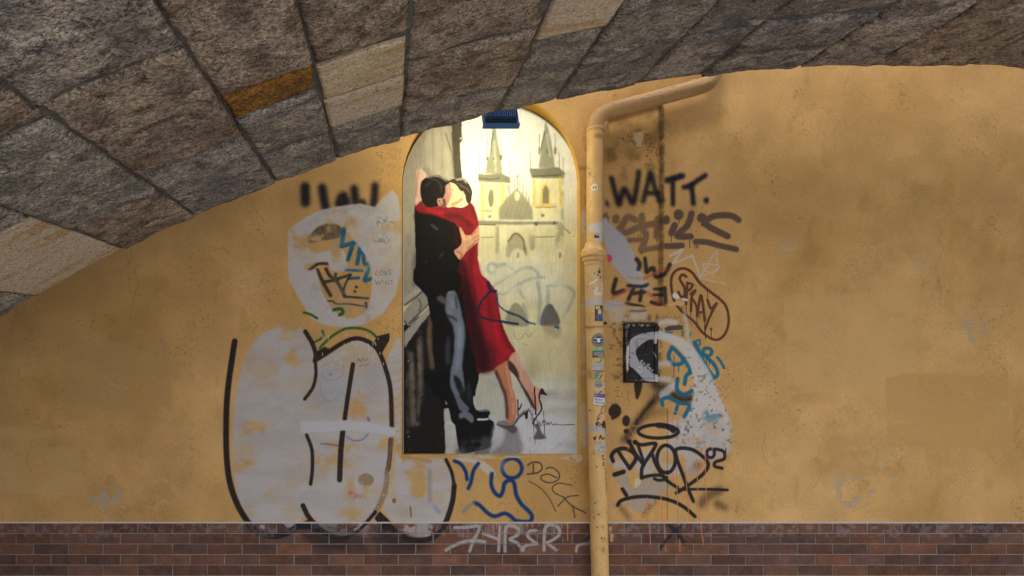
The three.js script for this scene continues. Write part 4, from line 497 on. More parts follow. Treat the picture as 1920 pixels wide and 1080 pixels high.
  A.lay([F(C, 486, 222, 560, 240, 600, 316, 612, 380, 566, 432, 500, 462, 455, 455, 500, 380, 508, 300)], [236, 198, 152], o(0.6)).lay([F(C, 545, 455, 612, 402, 650, 386, 668, 432, 612, 468)], [238, 212, 176], o(0.6)).lay([S(C, 18, 510, 440, 570, 416, 610, 380), S(C, 10, 512, 290, 520, 300)], [166, 112, 80], o(1.2, 0.8)).lay([S(C, 30, 545, 290, 575, 350)], [246, 222, 180], o(2, 0.8));
  A.lay([F(C, 436, 240, 490, 222, 498, 300, 502, 350, 476, 420, 436, 470, 396, 452, 436, 380)], [178, 132, 120], o(0.7)).lay([S(C, 26, 430, 390, 440, 440, 410, 466)], [64, 42, 38], o(1.4, 0.85)).lay([S(C, 14, 470, 260, 482, 320)], [206, 164, 150], o(1, 0.8));
  A.lay([F(C, 203, 330, 214, 232, 270, 168, 370, 150, 430, 180, 484, 216, 446, 256, 440, 330, 404, 366, 372, 384, 362, 448, 300, 462, 236, 440)], [24, 20, 19], o(0.7)).lay([S(C, 18, 268, 172, 340, 156, 410, 174, 456, 206)], [148, 140, 134], o(1.2, 0.9)).lay([S(C, 12, 300, 190, 360, 200, 402, 250, 410, 306), S(C, 10, 250, 260, 300, 220)], [78, 70, 64], o(1, 0.8)).lay([O(C, 382, 402, 17, 28)], [194, 146, 130], o(0.6)).lay([O(C, 386, 404, 7, 15)], [110, 70, 62], o(0.5));
  A.lay([F(C, 490, 206, 560, 184, 640, 190, 702, 290, 708, 340, 682, 424, 654, 404, 640, 342, 612, 304, 588, 292, 540, 232)], [50, 43, 37], o(0.6)).lay([S(C, 16, 556, 194, 620, 190, 654, 224)], [192, 186, 174], o(1, 0.9)).lay([S(C, 9, 590, 252, 650, 276, 690, 322), S(C, 7, 560, 226, 610, 250)], [116, 103, 88], o(0.6, 0.85)).lay([O(C, 618, 330, 14, 24)], [212, 178, 148], o(0.5));
  A.lay([F(D, 340, 980, 430, 960, 520, 950, 545, 1060, 330, 1060)], [84, 84, 88], { blur: 4, op: 0.75, grain: 0.6, patch: [0.2, 0.6, 14] }).lay([F(D, 532, 900, 552, 860, 610, 910, 600, 1040, 520, 1040, 520, 990)], [176, 177, 180], o(3, 0.9)).lay([S(D, 9, 442, 853, 500, 850)], [206, 209, 214], o(0.7)).lay([S(D, 5, 450, 802, 500, 802)], [140, 146, 156], o(0.7, 0.9)).lay([S(D, 26, 330, 300, 338, 440, 324, 560)], [136, 146, 162], o(4, 0.75)).lay([F(D, 306, 604, 350, 640, 388, 770, 350, 724)], [27, 28, 33], o(1.6, 0.9)).lay([S(D, 18, 270, 420, 268, 520)], [60, 64, 76], o(3, 0.8));
  A.lay([L(D, 30, 62, 480, 72, 880), S(D, 30, 114, 400, 116, 600, 112, 760)], [118, 109, 97], { blur: 2.4, op: 0.8, grain: 0.6, patch: [0.1, 0.6, 22] }).lay([S(D, 24, 172, 300, 170, 420, 182, 560)], [106, 86, 67], o(2.2, 0.8)).lay([L(D, 10, 92, 460, 96, 860), L(D, 9, 40, 560, 44, 900)], [38, 33, 30], o(1.6, 0.8));
  // legs, shoes, reflections, signature
  A.lay([F(M8, 300, 655, 400, 655, 440, 740, 462, 960, 130, 960, 250, 850)], [126, 122, 128], o(3, 0.85)).lay([F(M8, 200, 650, 300, 655, 390, 650, 422, 700, 370, 740, 310, 700), F(M8, 600, 640, 660, 636, 690, 720, 742, 782, 700, 802, 606, 796, 640, 700)], [84, 72, 76], o(1, 0.9));
  A.lay([F(M6, 278, 392, 320, 348, 392, 322, 402, 420, 418, 520, 442, 600, 452, 680, 450, 740, 420, 806, 376, 796, 370, 680, 354, 570, 310, 470)], [184, 118, 86], o(0.7)).lay([S(M6, 24, 290, 400, 330, 500, 366, 600, 378, 760)], [62, 40, 42], o(1.6, 0.85)).lay([S(M6, 16, 372, 360, 392, 480, 420, 600), S(M6, 14, 430, 640, 425, 740)], [216, 156, 122], o(1.6, 0.8));
  A.lay([F(M6, 394, 300, 438, 248, 470, 290, 520, 392, 580, 500, 640, 540, 640, 610, 622, 710, 592, 690, 530, 590, 450, 450, 392, 372)], [200, 152, 128], o(0.7)).lay([F(M6, 388, 316, 424, 340, 462, 400, 478, 470, 540, 570, 600, 680, 580, 690, 520, 580, 450, 450, 392, 378)], [52, 36, 40], o(1, 0.9)).lay([S(M6, 20, 560, 560, 590, 620, 600, 660)], [190, 124, 92], o(1.4, 0.8)).lay([S(M6, 12, 450, 280, 500, 380)], [224, 190, 168], o(1.4, 0.7));
  A.lay([F(M8, 188, 616, 230, 596, 285, 590, 340, 622, 400, 572, 480, 488, 545, 462, 548, 490, 470, 535, 425, 592, 380, 644, 300, 652, 200, 645)], [128, 116, 118], o(0.5)).lay([S(M8, 10, 192, 640, 300, 655, 370, 645, 430, 572, 490, 516, 545, 486), Q(M8, 478, 515, 545, 490, 532, 572, 512, 572, 505, 530), S(M8, 13, 424, 356, 428, 450, 430, 540), S(M8, 15, 438, 466, 468, 408), S(M8, 16, 610, 222, 622, 400, 626, 520), S(M8, 18, 690, 240, 664, 330, 692, 430, 690, 472, 630, 555, 596, 622), Q(M8, 664, 300, 702, 222, 722, 268, 756, 300, 742, 312, 700, 296)], [42, 36, 40], o(0.4));
  A.lay([S(M8, 8, 545, 455, 570, 500, 602, 560, 602, 640), S(M8, 5, 570, 420, 575, 540, 590, 640), S(M8, 5, 592, 470, 600, 640, 622, 850), S(M8, 8, 718, 480, 722, 600, 726, 750), S(M8, 7, 640, 572, 650, 650, 668, 600, 682, 655, 710, 592, 716, 650), S(M8, 8, 736, 592, 752, 642, 764, 612, 782, 640, 796, 612, 822, 642, 850, 630, 900, 640, 1060, 638), L(M8, 4, 560, 770, 560, 820), L(M8, 4, 560, 930, 560, 955), L(M8, 4, 895, 850, 905, 874)], [48, 46, 50], o(0.25, 0.9));
  A.lay([S(M4, 28, 104, 620, 125, 682, 162, 690), S(M4, 17, 126, 686, 52, 770, 24, 850, 62, 895, 200, 925, 336, 945)], [36, 36, 66], o(0.6, 0.95)).lay([S(M4, 13, 172, 710, 190, 800, 262, 852, 345, 884, 415, 930, 472, 944), S(M4, 18, 250, 852, 345, 884, 412, 930), L(M4, 17, 215, 928, 336, 945)], [38, 62, 92], { blur: 0.7, op: 0.85, grain: 0.6 }).lay([O(M4, 640, 970, 22, 16)], [62, 92, 118], o(1.2)).lay([O(M4, 630, 985, 7)], [210, 216, 220], o(0.7));
  A.lay([S(M6, 6, 430, 90, 440, 140, 480, 150, 520, 100, 545, 130, 578, 98), S(M6, 5, 496, 182, 540, 196), S(M6, 4, 800, 200, 796, 220)], [122, 108, 104], o(0.4, 0.5));
  for (let i = 0; i < 46; i++) { const a = 762 + lat(i, 71) * 318, b = 420 + lat(i, 72) * 425, l = lat(i, 73) * 5; A.lay([L(ID, 0.5, a, b, a + l - 2, b + 1 + lat(i, 74) * 5)], i & 1 ? [206, 204, 200] : [86, 80, 74], o(0.25, 0.55)); }

  A.brush(0.12, 0.9);
  const ZP = -0.045, mural = thing('mural_panel', 'arched panel painted with a kissing couple before church towers', 'mural');
  const k = (DIST - ZP) / DIST, px = (x) => (VX + (x - VX) * k), py = (y) => (VY + (y - VY) * k);   // survey sizes at the panel's own depth
  const arch = (half, rise, bottom, cls = THREE.Shape) => { const q = new cls(), cx = px(920.8), sp = py(SP), P = (x, y) => [X(x), Y(y)]; q.moveTo(...P(cx - half, bottom)); q.lineTo(...P(cx - half, sp)); for (let i = 1; i < 48; i++) { const a = Math.PI - i * Math.PI / 48; q.lineTo(...P(cx + half * Math.cos(a), sp - rise * Math.sin(a))); } q.lineTo(...P(cx + half, sp)); q.lineTo(...P(cx + half, bottom)); q.closePath(); return q; };
  const face = new THREE.ExtrudeGeometry(arch(164.5 * k, 152 * k, py(851.5)), { depth: 0.018, bevelEnabled: false }); face.translate(0, 0, ZP - 0.018);
  { const p = face.attributes.position, u = new Float32Array(p.count * 2); for (let i = 0; i < p.count; i++) { const sx = VX + (p.getX(i) * PXM) / k, sy = VY - (p.getY(i) - EYE) * PXM / k; u[2 * i] = (sx - A.x0) * A.k / A.W; u[2 * i + 1] = 1 - (sy - A.y0) * A.k / A.H; } face.setAttribute('uv', new THREE.BufferAttribute(u, 2)); }
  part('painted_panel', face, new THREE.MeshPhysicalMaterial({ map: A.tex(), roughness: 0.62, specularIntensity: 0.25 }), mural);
  const fr = arch(165.6 * k, 153.2 * k, py(852.8)); fr.holes.push(arch(164.2 * k, 151.7 * k, py(851.2), THREE.Path));
  const trim = new THREE.ExtrudeGeometry(fr, { depth: 0.024, bevelEnabled: false }); trim.translate(0, 0, ZP - 0.02);
  part('edge_trim', trim, new THREE.MeshStandardMaterial({ color: 0xa9a8a0, roughness: 0.45, metalness: 0.4 }), mural);
  const screw = new THREE.SphereGeometry(0.0045, 10, 6); screw.scale(1, 1, 0.4); const sm = new THREE.MeshStandardMaterial({ color: 0xb08a72, roughness: 0.5, metalness: 0.5 });
  for (const [x, y] of [[764.5, 442.5], [765.5, 677], [766, 818.5], [1076, 443], [1081, 815]]) part('screw', screw, sm, mural).position.set(X(px(x)), Y(py(y)), ZP + 0.0005);
}

// ---------------------------------------------------------------- downpipe
{
  const pipe = thing('downpipe', 'ochre painted downpipe with stickers beside the mural', 'downpipe');
  const pipeBase = (x, y) => { const v = 1 + (fbm(x / 20, y / 30, 4) - 0.5) * 0.2 + (vnoise(x, y) - 0.5) * 0.05, s = sstep(0.8, 0.88, vnoise(x / 1.8 + 60, y / 2.5)) * sstep(0.5, 0.7, fbm(x / 30, y / 40, 3)) * 0.5; return [205 * v * (1 - s), 166 * v * (1 - s), 106 * v * (1 - s), 0.5 + (fbm(x / 6, y / 6, 4) - 0.5)]; };
  const Z = 0.095, KS = (DIST - Z) / FOCAL;                                        // metres per survey unit at the pipe
  const PT = new Painter(-52, 486, 104, 640, 3, pipeBase);                         // unrolled lower pipe: across from the front line, down in survey units
  PT.lay([F(ID, -20, 486, 16, 486, 16, 556, -20, 560)], [196, 176, 140], { blur: 5, op: 0.5, patch: [0.4, 0.6, 10] });
  PT.lay([O(ID, 5, 512, 3), O(ID, 2, 518, 1.6), O(ID, 8, 522, 2), O(ID, -4, 515, 1.2), O(ID, 6, 506, 1.4), O(ID, -6, 542, 1.2)], [40, 36, 34], { blur: 0.5 });
  PT.lay([Q(ID, -5, 540, 2, 540, 2, 549, 10, 549, 10, 531, 18, 531, 18, 555, -5, 555), S(ID, 4, -14, 534, -6, 530, 0, 526)], [206, 200, 192], { blur: 0.4, patch: [0.2, 0.35, 6] });
  PT.lay([Q(ID, -40, 560, 30, 560, 30, 574, -10, 576, -40, 572)], [176, 174, 176], { blur: 1.5, grain: 0.6, op: 0.9 });
  PT.lay([S(ID, 3, 15, 562, 16, 590), S(ID, 3, 16, 560, 17, 600)], [150, 150, 168], { blur: 0.7, op: 0.7 });
  PT.lay([F(ID, 3, 671, -9, 662, -8, 655, -3, 653, 3, 657, 9, 654, 14, 658, 12, 664), S(ID, 6, 12, 642, 14, 650), S(ID, 7, -2, 680, -4, 695, -5, 706), S(ID, 5, -5, 694, 8, 696)], [62, 168, 142], { blur: 0.5 });
  PT.lay([S(ID, 2, 6, 673, 2, 678), S(ID, 2.4, 6, 702, 0, 710, -4, 712), S(ID, 2.4, 4, 732, 0, 735), S(ID, 1.6, 2, 772, 4, 763, 12, 759, 14, 766, 8, 772, 0, 774, -4, 780, -5, 786), S(ID, 2, -5, 786, 0, 780)], [84, 78, 62], { blur: 0.4 });
  PT.lay([F(ID, -8, 792, -4, 788, 2, 792, 8, 787, 14, 790, 17, 800, 16, 814, 12, 810, 11, 800, 4, 802, 0, 796, -6, 802), L(ID, 2.4, -12, 818, -10, 822, -8, 816), L(ID, 2.6, -2, 820, 0, 814, 4, 821), O(ID, 8, 819, 2.4)], [30, 28, 30], { blur: 0.4, patch: [0.26, 0.36, 5] });
  PT.lay([S(ID, 12, -20, 799, 0, 803, 12, 812, 16, 822)], [168, 166, 166], { blur: 0.6, op: 0.85 });
  PT.lay([L(ID, 1.4, 2, 852, 5, 850, 3, 858, 9, 859), S(ID, 1.3, 4, 863, 4, 870, 8, 867, 4, 863), L(ID, 1.3, 7, 874, 10, 879), L(ID, 1.3, 8, 884, 12, 881, 11, 888), S(ID, 1.3, 9, 890, 12, 892, 9, 895, 12, 897), L(ID, 1.3, 9, 900, 13, 904, 10, 908), L(ID, 1.3, 12, 905, 10, 914, 13, 918, 9, 924)], [36, 34, 38], { blur: 0.3 });
  PT.lay([[-8, 872], [10, 956], [-9, 984], [3, 1004], [-2, 1003], [-6, 960], [-12, 940]].map(([a, b]) => O(ID, a, b, 1.1, 1.8)), [48, 40, 32], { blur: 0.3 });
  PT.lay([O(ID, -4, 700, 30, 10), F(ID, -8, 920, -4, 930, -6, 962, -9, 960), F(ID, 2, 960, 14, 990, 8, 1024, -6, 1024)], [126, 96, 56], { blur: 3, op: 0.55, grain: 0.9, patch: [0.48, 0.66, 9] });
  const pm = new THREE.MeshStandardMaterial({ map: PT.tex(), bumpMap: PT.bump(), bumpScale: 0.0015, roughness: 0.5 });
  const PU = new Painter(-52, 236, 104, 240, 2, pipeBase);
  PU.lay([F(ID, -16, 424, 0, 420, 16, 422, 18, 452, -2, 455, -4, 440, -16, 436)], [190, 190, 196], { blur: 2.6, op: 0.9, grain: 0.5 }).lay([O(ID, -13, 330, 1.5, 5), O(ID, 6, 260, 12, 5)], [120, 90, 50], { blur: 1.5, op: 0.6 });
  const pmU = new THREE.MeshStandardMaterial({ map: PU.tex(), bumpMap: PU.bump(), bumpScale: 0.0015, roughness: 0.5 });
  const pp = (x, y) => atZ(x, y, Z);
  function tube(x0, y0, x1, y1, r, mat, P, name) {
    const a = pp(x0, y0), b = pp(x1, y1), len = a.distanceTo(b), g = new THREE.CylinderGeometry(r, r, len, 48, 1, true); g.rotateY(Math.PI);
    const u = g.attributes.uv; for (let i = 0; i < u.count; i++) { u.setX(i, ((u.getX(i) - 0.5) * 2 * Math.PI * r / KS + 52) / 104); u.setY(i, 1 - (y0 + (1 - u.getY(i)) * (y1 - y0) - P.y0) / (P.H / P.k)); }
    const m = part(name, g, mat, pipe); m.position.copy(a).add(b).multiplyScalar(0.5); m.rotation.z = Math.atan2(b.x - a.x, a.y - b.y); return m;
  }
  tube(1115, 243, 1114, 458, 13.9 * KS, pmU, PU, 'upper_pipe');
  const gy = atZ(0, 0, Z); const groundPy = VY + EYE / KS;
  tube(1112, 489, 1126, groundPy, 15.7 * KS, pm, PT, 'lower_pipe');
  const plain = tile(256, 256, (i, j) => pipeBase(i * 0.6, j * 0.6 + 300), true); plain.repeat.set(1, 3);
  const plainMat = new THREE.MeshStandardMaterial({ map: plain, roughness: 0.5 });
  const lathe = (pts) => new THREE.LatheGeometry(pts.map(([r, y]) => new THREE.Vector2(r * KS, y * KS)), 48);
  const collar = part('pipe_socket', lathe([[13, 40], [14.4, 40], [15, 36], [17.2, 31], [20.8, 25.6], [22.4, 23.6], [22.6, 22.4], [22, 21.4], [22.4, 20.6], [22.6, 17], [21.6, 14], [19.4, 12.6], [19, 12], [19.6, 11], [19.4, 7.6], [17.6, 5.4], [16.4, 4.6], [16.2, 3.6], [16.6, 3], [16.6, -1], [16, -1.6], [15.2, -1.6]]), plainMat, pipe); collar.position.copy(pp(1112, 496));
  const lip = part('pipe_joint', lathe([[13, 4.5], [15.2, 4.5], [16.2, 3.4], [16.2, 1.6], [15.2, 0.6], [14.6, -1], [13.6, -1]]), plainMat, pipe); lip.position.copy(pp(1115.5, 245.5));
  const path = [[1115.4, 246, 0.095], [1116, 238, 0.095], [1119, 226, 0.095], [1127, 216, 0.095], [1140, 209, 0.095], [1160, 203, 0.096], [1200, 192.5, 0.098], [1250, 179, 0.1], [1300, 165.5, 0.102], [1318, 160, 0.102], [1330, 153, 0.102], [1336, 142, 0.102], [1338, 120, 0.102], [1338, 40, 0.102]].map(([x, y, z]) => atZ(x, y, z));
  const elbow = new THREE.TubeGeometry(new THREE.CatmullRomCurve3(path, false, 'centripetal'), 120, 14.4 * KS, 32);
  part('pipe_elbow', elbow, new THREE.MeshStandardMaterial({ map: plain, color: 0xe6e0e4, roughness: 0.55, bumpMap: plain, bumpScale: 0.003 }), pipe);
  for (const [x, y, a] of [[1148, 206, 0.27], [1192, 194.5, 0.26], [1300, 165.5, 0.26]]) { const m = part('pipe_joint', new THREE.TorusGeometry(14.4 * KS, 0.8 * KS, 6, 36).rotateY(Math.PI / 2), plainMat, pipe); m.position.copy(atZ(x, y, 0.098)); m.rotation.z = a; }
  // clamp
  const cy = 612, cx = 1113.6, c0 = pp(cx, cy), clampMat = new THREE.MeshStandardMaterial({ map: plain, roughness: 0.6, color: 0xd8cdbd });
  const ring = part('pipe_clamp', merge([new THREE.TorusGeometry(16.4 * KS, 1.5 * KS, 8, 40).rotateX(Math.PI / 2 + 0.05), box(0.02, 0.012, 0.1, 0, 0, -0.05, 0)]), clampMat, pipe); ring.position.copy(c0);
  const bolt = part('bolt', new THREE.CylinderGeometry(0.011, 0.011, 0.03, 6).rotateZ(Math.PI / 2), new THREE.MeshStandardMaterial({ color: 0x3c332b, roughness: 0.7, metalness: 0.5 }), ring); bolt.position.set(19 * KS, 6 * KS, 0);
  // stickers: one printed sheet, each sticker a curved patch of it
  const cv = document.createElement('canvas'); cv.width = 512; cv.height = 640; const c = cv.getContext('2d');
  c.fillStyle = '#c9a468'; c.fillRect(0, 0, 512, 640); c.textAlign = 'center'; c.textBaseline = 'middle';
  const cell = (x, y, w, h, f) => { c.save(); c.translate(x, y); c.beginPath(); c.rect(0, 0, w, h); c.clip(); f(w, h); c.restore(); };
  const R_ = (s, x, y, w, h) => { c.fillStyle = s; c.fillRect(x, y, w, h); }, T_ = (s, f, t, x, y, mw) => { c.fillStyle = s; c.font = f; c.fillText(t, x, y, mw); };
  cell(0, 0, 100, 100, () => { R_('#d8d4c4', 0, 0, 100, 100); T_('#2a2a2a', 'bold 56px sans-serif', 'VU', 50, 52, 76); });
  cell(110, 0, 120, 60, () => { R_('#26302c', 0, 0, 120, 60); c.strokeStyle = '#c8d0c8'; c.lineWidth = 7; c.beginPath(); c.arc(30, 30, 19, 0.8, 5.6); c.stroke(); c.beginPath(); c.arc(32, 30, 8, 0.8, 5.6); c.stroke(); c.fillStyle = '#a89d86'; c.beginPath(); c.moveTo(52, 0); c.lineTo(120, 0); c.lineTo(120, 40); c.lineTo(60, 22); c.fill(); });
  cell(240, 0, 100, 160, () => { R_('#2c2830', 0, 0, 100, 160); R_('#c9b338', 8, 6, 46, 34); R_('#a83238', 56, 24, 26, 22); R_('#c0b4aa', 30, 44, 42, 46); R_('#2a4f8c', 26, 94, 56, 58); R_('#8a3434', 12, 108, 14, 30); R_('#7a8c9c', 80, 70, 12, 60); });
  cell(350, 0, 160, 160, () => {                                                  // black disc with a horned skull
    R_('#1d2022', 0, 0, 160, 160); c.strokeStyle = '#c9cdc9'; c.lineWidth = 4; c.beginPath(); c.arc(80, 80, 70, 0, 7); c.stroke(); c.lineWidth = 2.5; c.beginPath(); c.arc(80, 80, 46, 0, 7); c.stroke();
    for (let i = 0; i < 26; i++) { const a = i * 0.2417; if (Math.abs(Math.sin(a)) < 0.2) continue; c.save(); c.translate(80 + 58 * Math.cos(a), 80 + 58 * Math.sin(a)); c.rotate(a + 1.57); R_('#b9bdb9', -3.5, -6, 3, 12); R_('#b9bdb9', 1.5, -6, 2.5, 12); c.restore(); }
    c.fillStyle = '#d6d8d6'; c.beginPath(); c.moveTo(60, 58); c.lineTo(100, 58); c.lineTo(97, 84); c.lineTo(90, 108); c.lineTo(70, 108); c.lineTo(63, 84); c.fill(); c.strokeStyle = '#d6d8d6'; c.lineWidth = 8; c.beginPath(); c.moveTo(62, 64); c.quadraticCurveTo(44, 66, 38, 52); c.moveTo(98, 64); c.quadraticCurveTo(116, 66, 122, 52); c.stroke(); c.lineWidth = 6; c.beginPath(); c.moveTo(44, 100); c.lineTo(60, 90); c.moveTo(116, 100); c.lineTo(100, 90); c.stroke();
  });
  cell(0, 170, 240, 120, () => { R_('#20282a', 0, 0, 240, 120); for (let i = 0; i < 8; i++) R_('#9fb0ac', 14 + i * 27, 12, 17, 22); T_('#d0d6d2', 'bold 46px sans-serif', 'FACTORY', 120, 62, 220); R_('#8d9a97', 14, 94, 60, 5); for (let i = 0; i < 5; i++) R_('#b9c4c0', 96 + i * 27, 86, 17, 22); });
  cell(250, 170, 250, 140, () => { R_('#b9b7c0', 0, 0, 250, 140); R_('#d2b23a', 176, 40, 74, 76); T_('#77757c', 'bold 58px sans-serif', 'BOBERTY', 125, 36, 240); T_('#8d8b92', 'bold 64px sans-serif', 'ROOM', 115, 88, 180); R_('#b23440', 0, 118, 250, 22); });
  cell(0, 320, 150, 200, () => { c.fillStyle = '#6f7076'; c.beginPath(); c.moveTo(10, 30); c.lineTo(40, 0); c.lineTo(60, 22); c.lineTo(92, 22); c.lineTo(116, 0); c.lineTo(140, 30); c.lineTo(146, 110); c.lineTo(110, 150); c.lineTo(36, 150); c.lineTo(4, 110); c.fill(); c.fillStyle = '#a3a4aa'; for (const q of [42, 108]) { c.beginPath(); c.arc(q, 52, 24, 0, 7); c.fill(); } c.fillStyle = '#26262a'; for (const q of [42, 108]) { c.beginPath(); c.arc(q, 50, 9, 0, 7); c.fill(); } for (let i = 0; i < 9; i++) R_('#8a8b91', 24 + i * 12, 92 + (i % 3) * 12, 7, 14); R_('#d2d0c8', 24, 146, 106, 50); T_('#2c2c30', 'bold 38px sans-serif', 'OWL!', 77, 171, 98); });
  cell(160, 320, 60, 180, () => { R_('#d4d2cc', 0, 0, 60, 180); R_('#c8434c', 0, 0, 60, 46); R_('#c8434c', 0, 160, 60, 20); T_('#3a3a40', 'bold 44px sans-serif', '2', 34, 84); T_('#3a3a40', 'bold 44px sans-serif', '1', 30, 126); });
  cell(230, 320, 260, 220, () => { R_('#cfd2da', 0, 0, 260, 220); R_('#1e3f86', 0, 0, 260, 66); R_('#c23a48', 0, 66, 260, 12); c.fillStyle = '#d8dce4'; c.beginPath(); c.arc(34, 34, 12, 0, 7); c.fill(); for (let i = 0; i < 8; i++) R_('#8fa4cc', 62 + i * 20, 28, 13, 10); T_('#191c26', 'bold 74px serif', 'been', 96, 116, 160); T_('#191c26', 'bold 70px serif', 'ellond', 110, 176, 180); T_('#191c26', 'bold 60px sans-serif', '*', 216, 122); T_('#191c26', 'bold 50px serif', 'in', 220, 186); });
  cell(0, 540, 220, 100, () => { R_('#a6a6a4', 0, 0, 220, 100); for (let i = 0; i < 60; i++) R_(i % 2 ? '#c9c9c8' : '#7e7e7c', lat(i, 3) * 210, lat(i, 4) * 90, 6 + lat(i, 5) * 16, 3 + lat(i, 6) * 8); T_('#3e3e40', 'bold 40px sans-serif', 'VI I', 110, 50, 160); });
  const sheet = finish(new THREE.CanvasTexture(cv), true), stick = new THREE.MeshStandardMaterial({ map: sheet, roughness: 0.45 });
  function sticker(x, y, w, h, [ax, ay, aw, ah], label, lower, round, turn = 0) {
    const t = lower ? (y - 489) / (groundPy - 489) : 0, axis = lower ? 1112 + 14 * t : 1114.6, r = (lower ? 15.7 : 13.9) * KS + 0.0007, ctr = pp(axis, y), pos = [], uv = [], idx = [], N = 14, M = round ? 28 : 8;
    const at = (fx, fy) => { const c1 = Math.cos(turn), s1 = Math.sin(turn), ux = (fx - 0.5) * w, uy = (fy - 0.5) * h, dx = x - axis + ux * c1 - uy * s1, dy = ux * s1 + uy * c1, th = clamp(dx / (r / KS), -1.5, 1.5); pos.push(r * Math.sin(th), -dy * KS, r * Math.cos(th)); uv.push((ax + fx * aw) / 512, 1 - (ay + fy * ah) / 640); };
    if (round) { at(0.5, 0.5); for (let q = 1; q <= 4; q++) for (let m = 0; m < M; m++) at(0.5 + 0.5 * q / 4 * Math.cos(m * 2 * Math.PI / M), 0.5 + 0.5 * q / 4 * Math.sin(m * 2 * Math.PI / M)); for (let m = 0; m < M; m++) { idx.push(0, 1 + (m + 1) % M, 1 + m); for (let q = 0; q < 3; q++) { const a = 1 + q * M + m, b = 1 + q * M + (m + 1) % M; idx.push(a, b, a + M, b, b + M, a + M); } } }
    else { for (let j = 0; j <= M; j++) for (let i = 0; i <= N; i++) at(i / N, j / M); for (let j = 0; j < M; j++) for (let i = 0; i < N; i++) { const a = j * (N + 1) + i; idx.push(a, a + N + 1, a + 1, a + 1, a + N + 1, a + N + 2); } }
    const g = new THREE.BufferGeometry(); g.setAttribute('position', new THREE.Float32BufferAttribute(pos, 3)); g.setAttribute('uv', new THREE.Float32BufferAttribute(uv, 2)); g.setIndex(idx); g.computeVertexNormals();
    part('sticker', g, stick, pipe, label).position.copy(ctr);
  }
  sticker(1109.5, 355, 12, 13, [0, 0, 100, 100], 'round white sticker with two black letters', false, true);
  sticker(1109, 444.5, 18, 9, [110, 0, 120, 60], 'small torn dark sticker above the socket');
  sticker(1118, 588, 18, 29, [240, 0, 100, 160], 'dark picture sticker with yellow and blue patches', true);
  sticker(1116, 638, 25, 26, [350, 0, 160, 160], 'round black sticker with a horned skull', true, true);
  sticker(1117.5, 664, 25, 12, [0, 170, 240, 120], 'black sticker with grey lettering over a green heart', true);
  sticker(1117.5, 688.5, 26, 14, [250, 170, 250, 140], 'grey lettered sticker with yellow patch and red foot', true);
  sticker(1116, 721, 15, 20, [0, 320, 150, 200], 'grey owl shaped sticker', true);
  sticker(1131, 720.5, 5, 17, [160, 320, 60, 180], 'narrow red and white sticker', true);
  sticker(1119.5, 747, 24, 20, [230, 320, 260, 220], 'white name sticker with blue header and black script', true, false, 0.1);
  sticker(1122, 836, 24, 15, [0, 540, 220, 100], 'silver foil sticker', true);
}

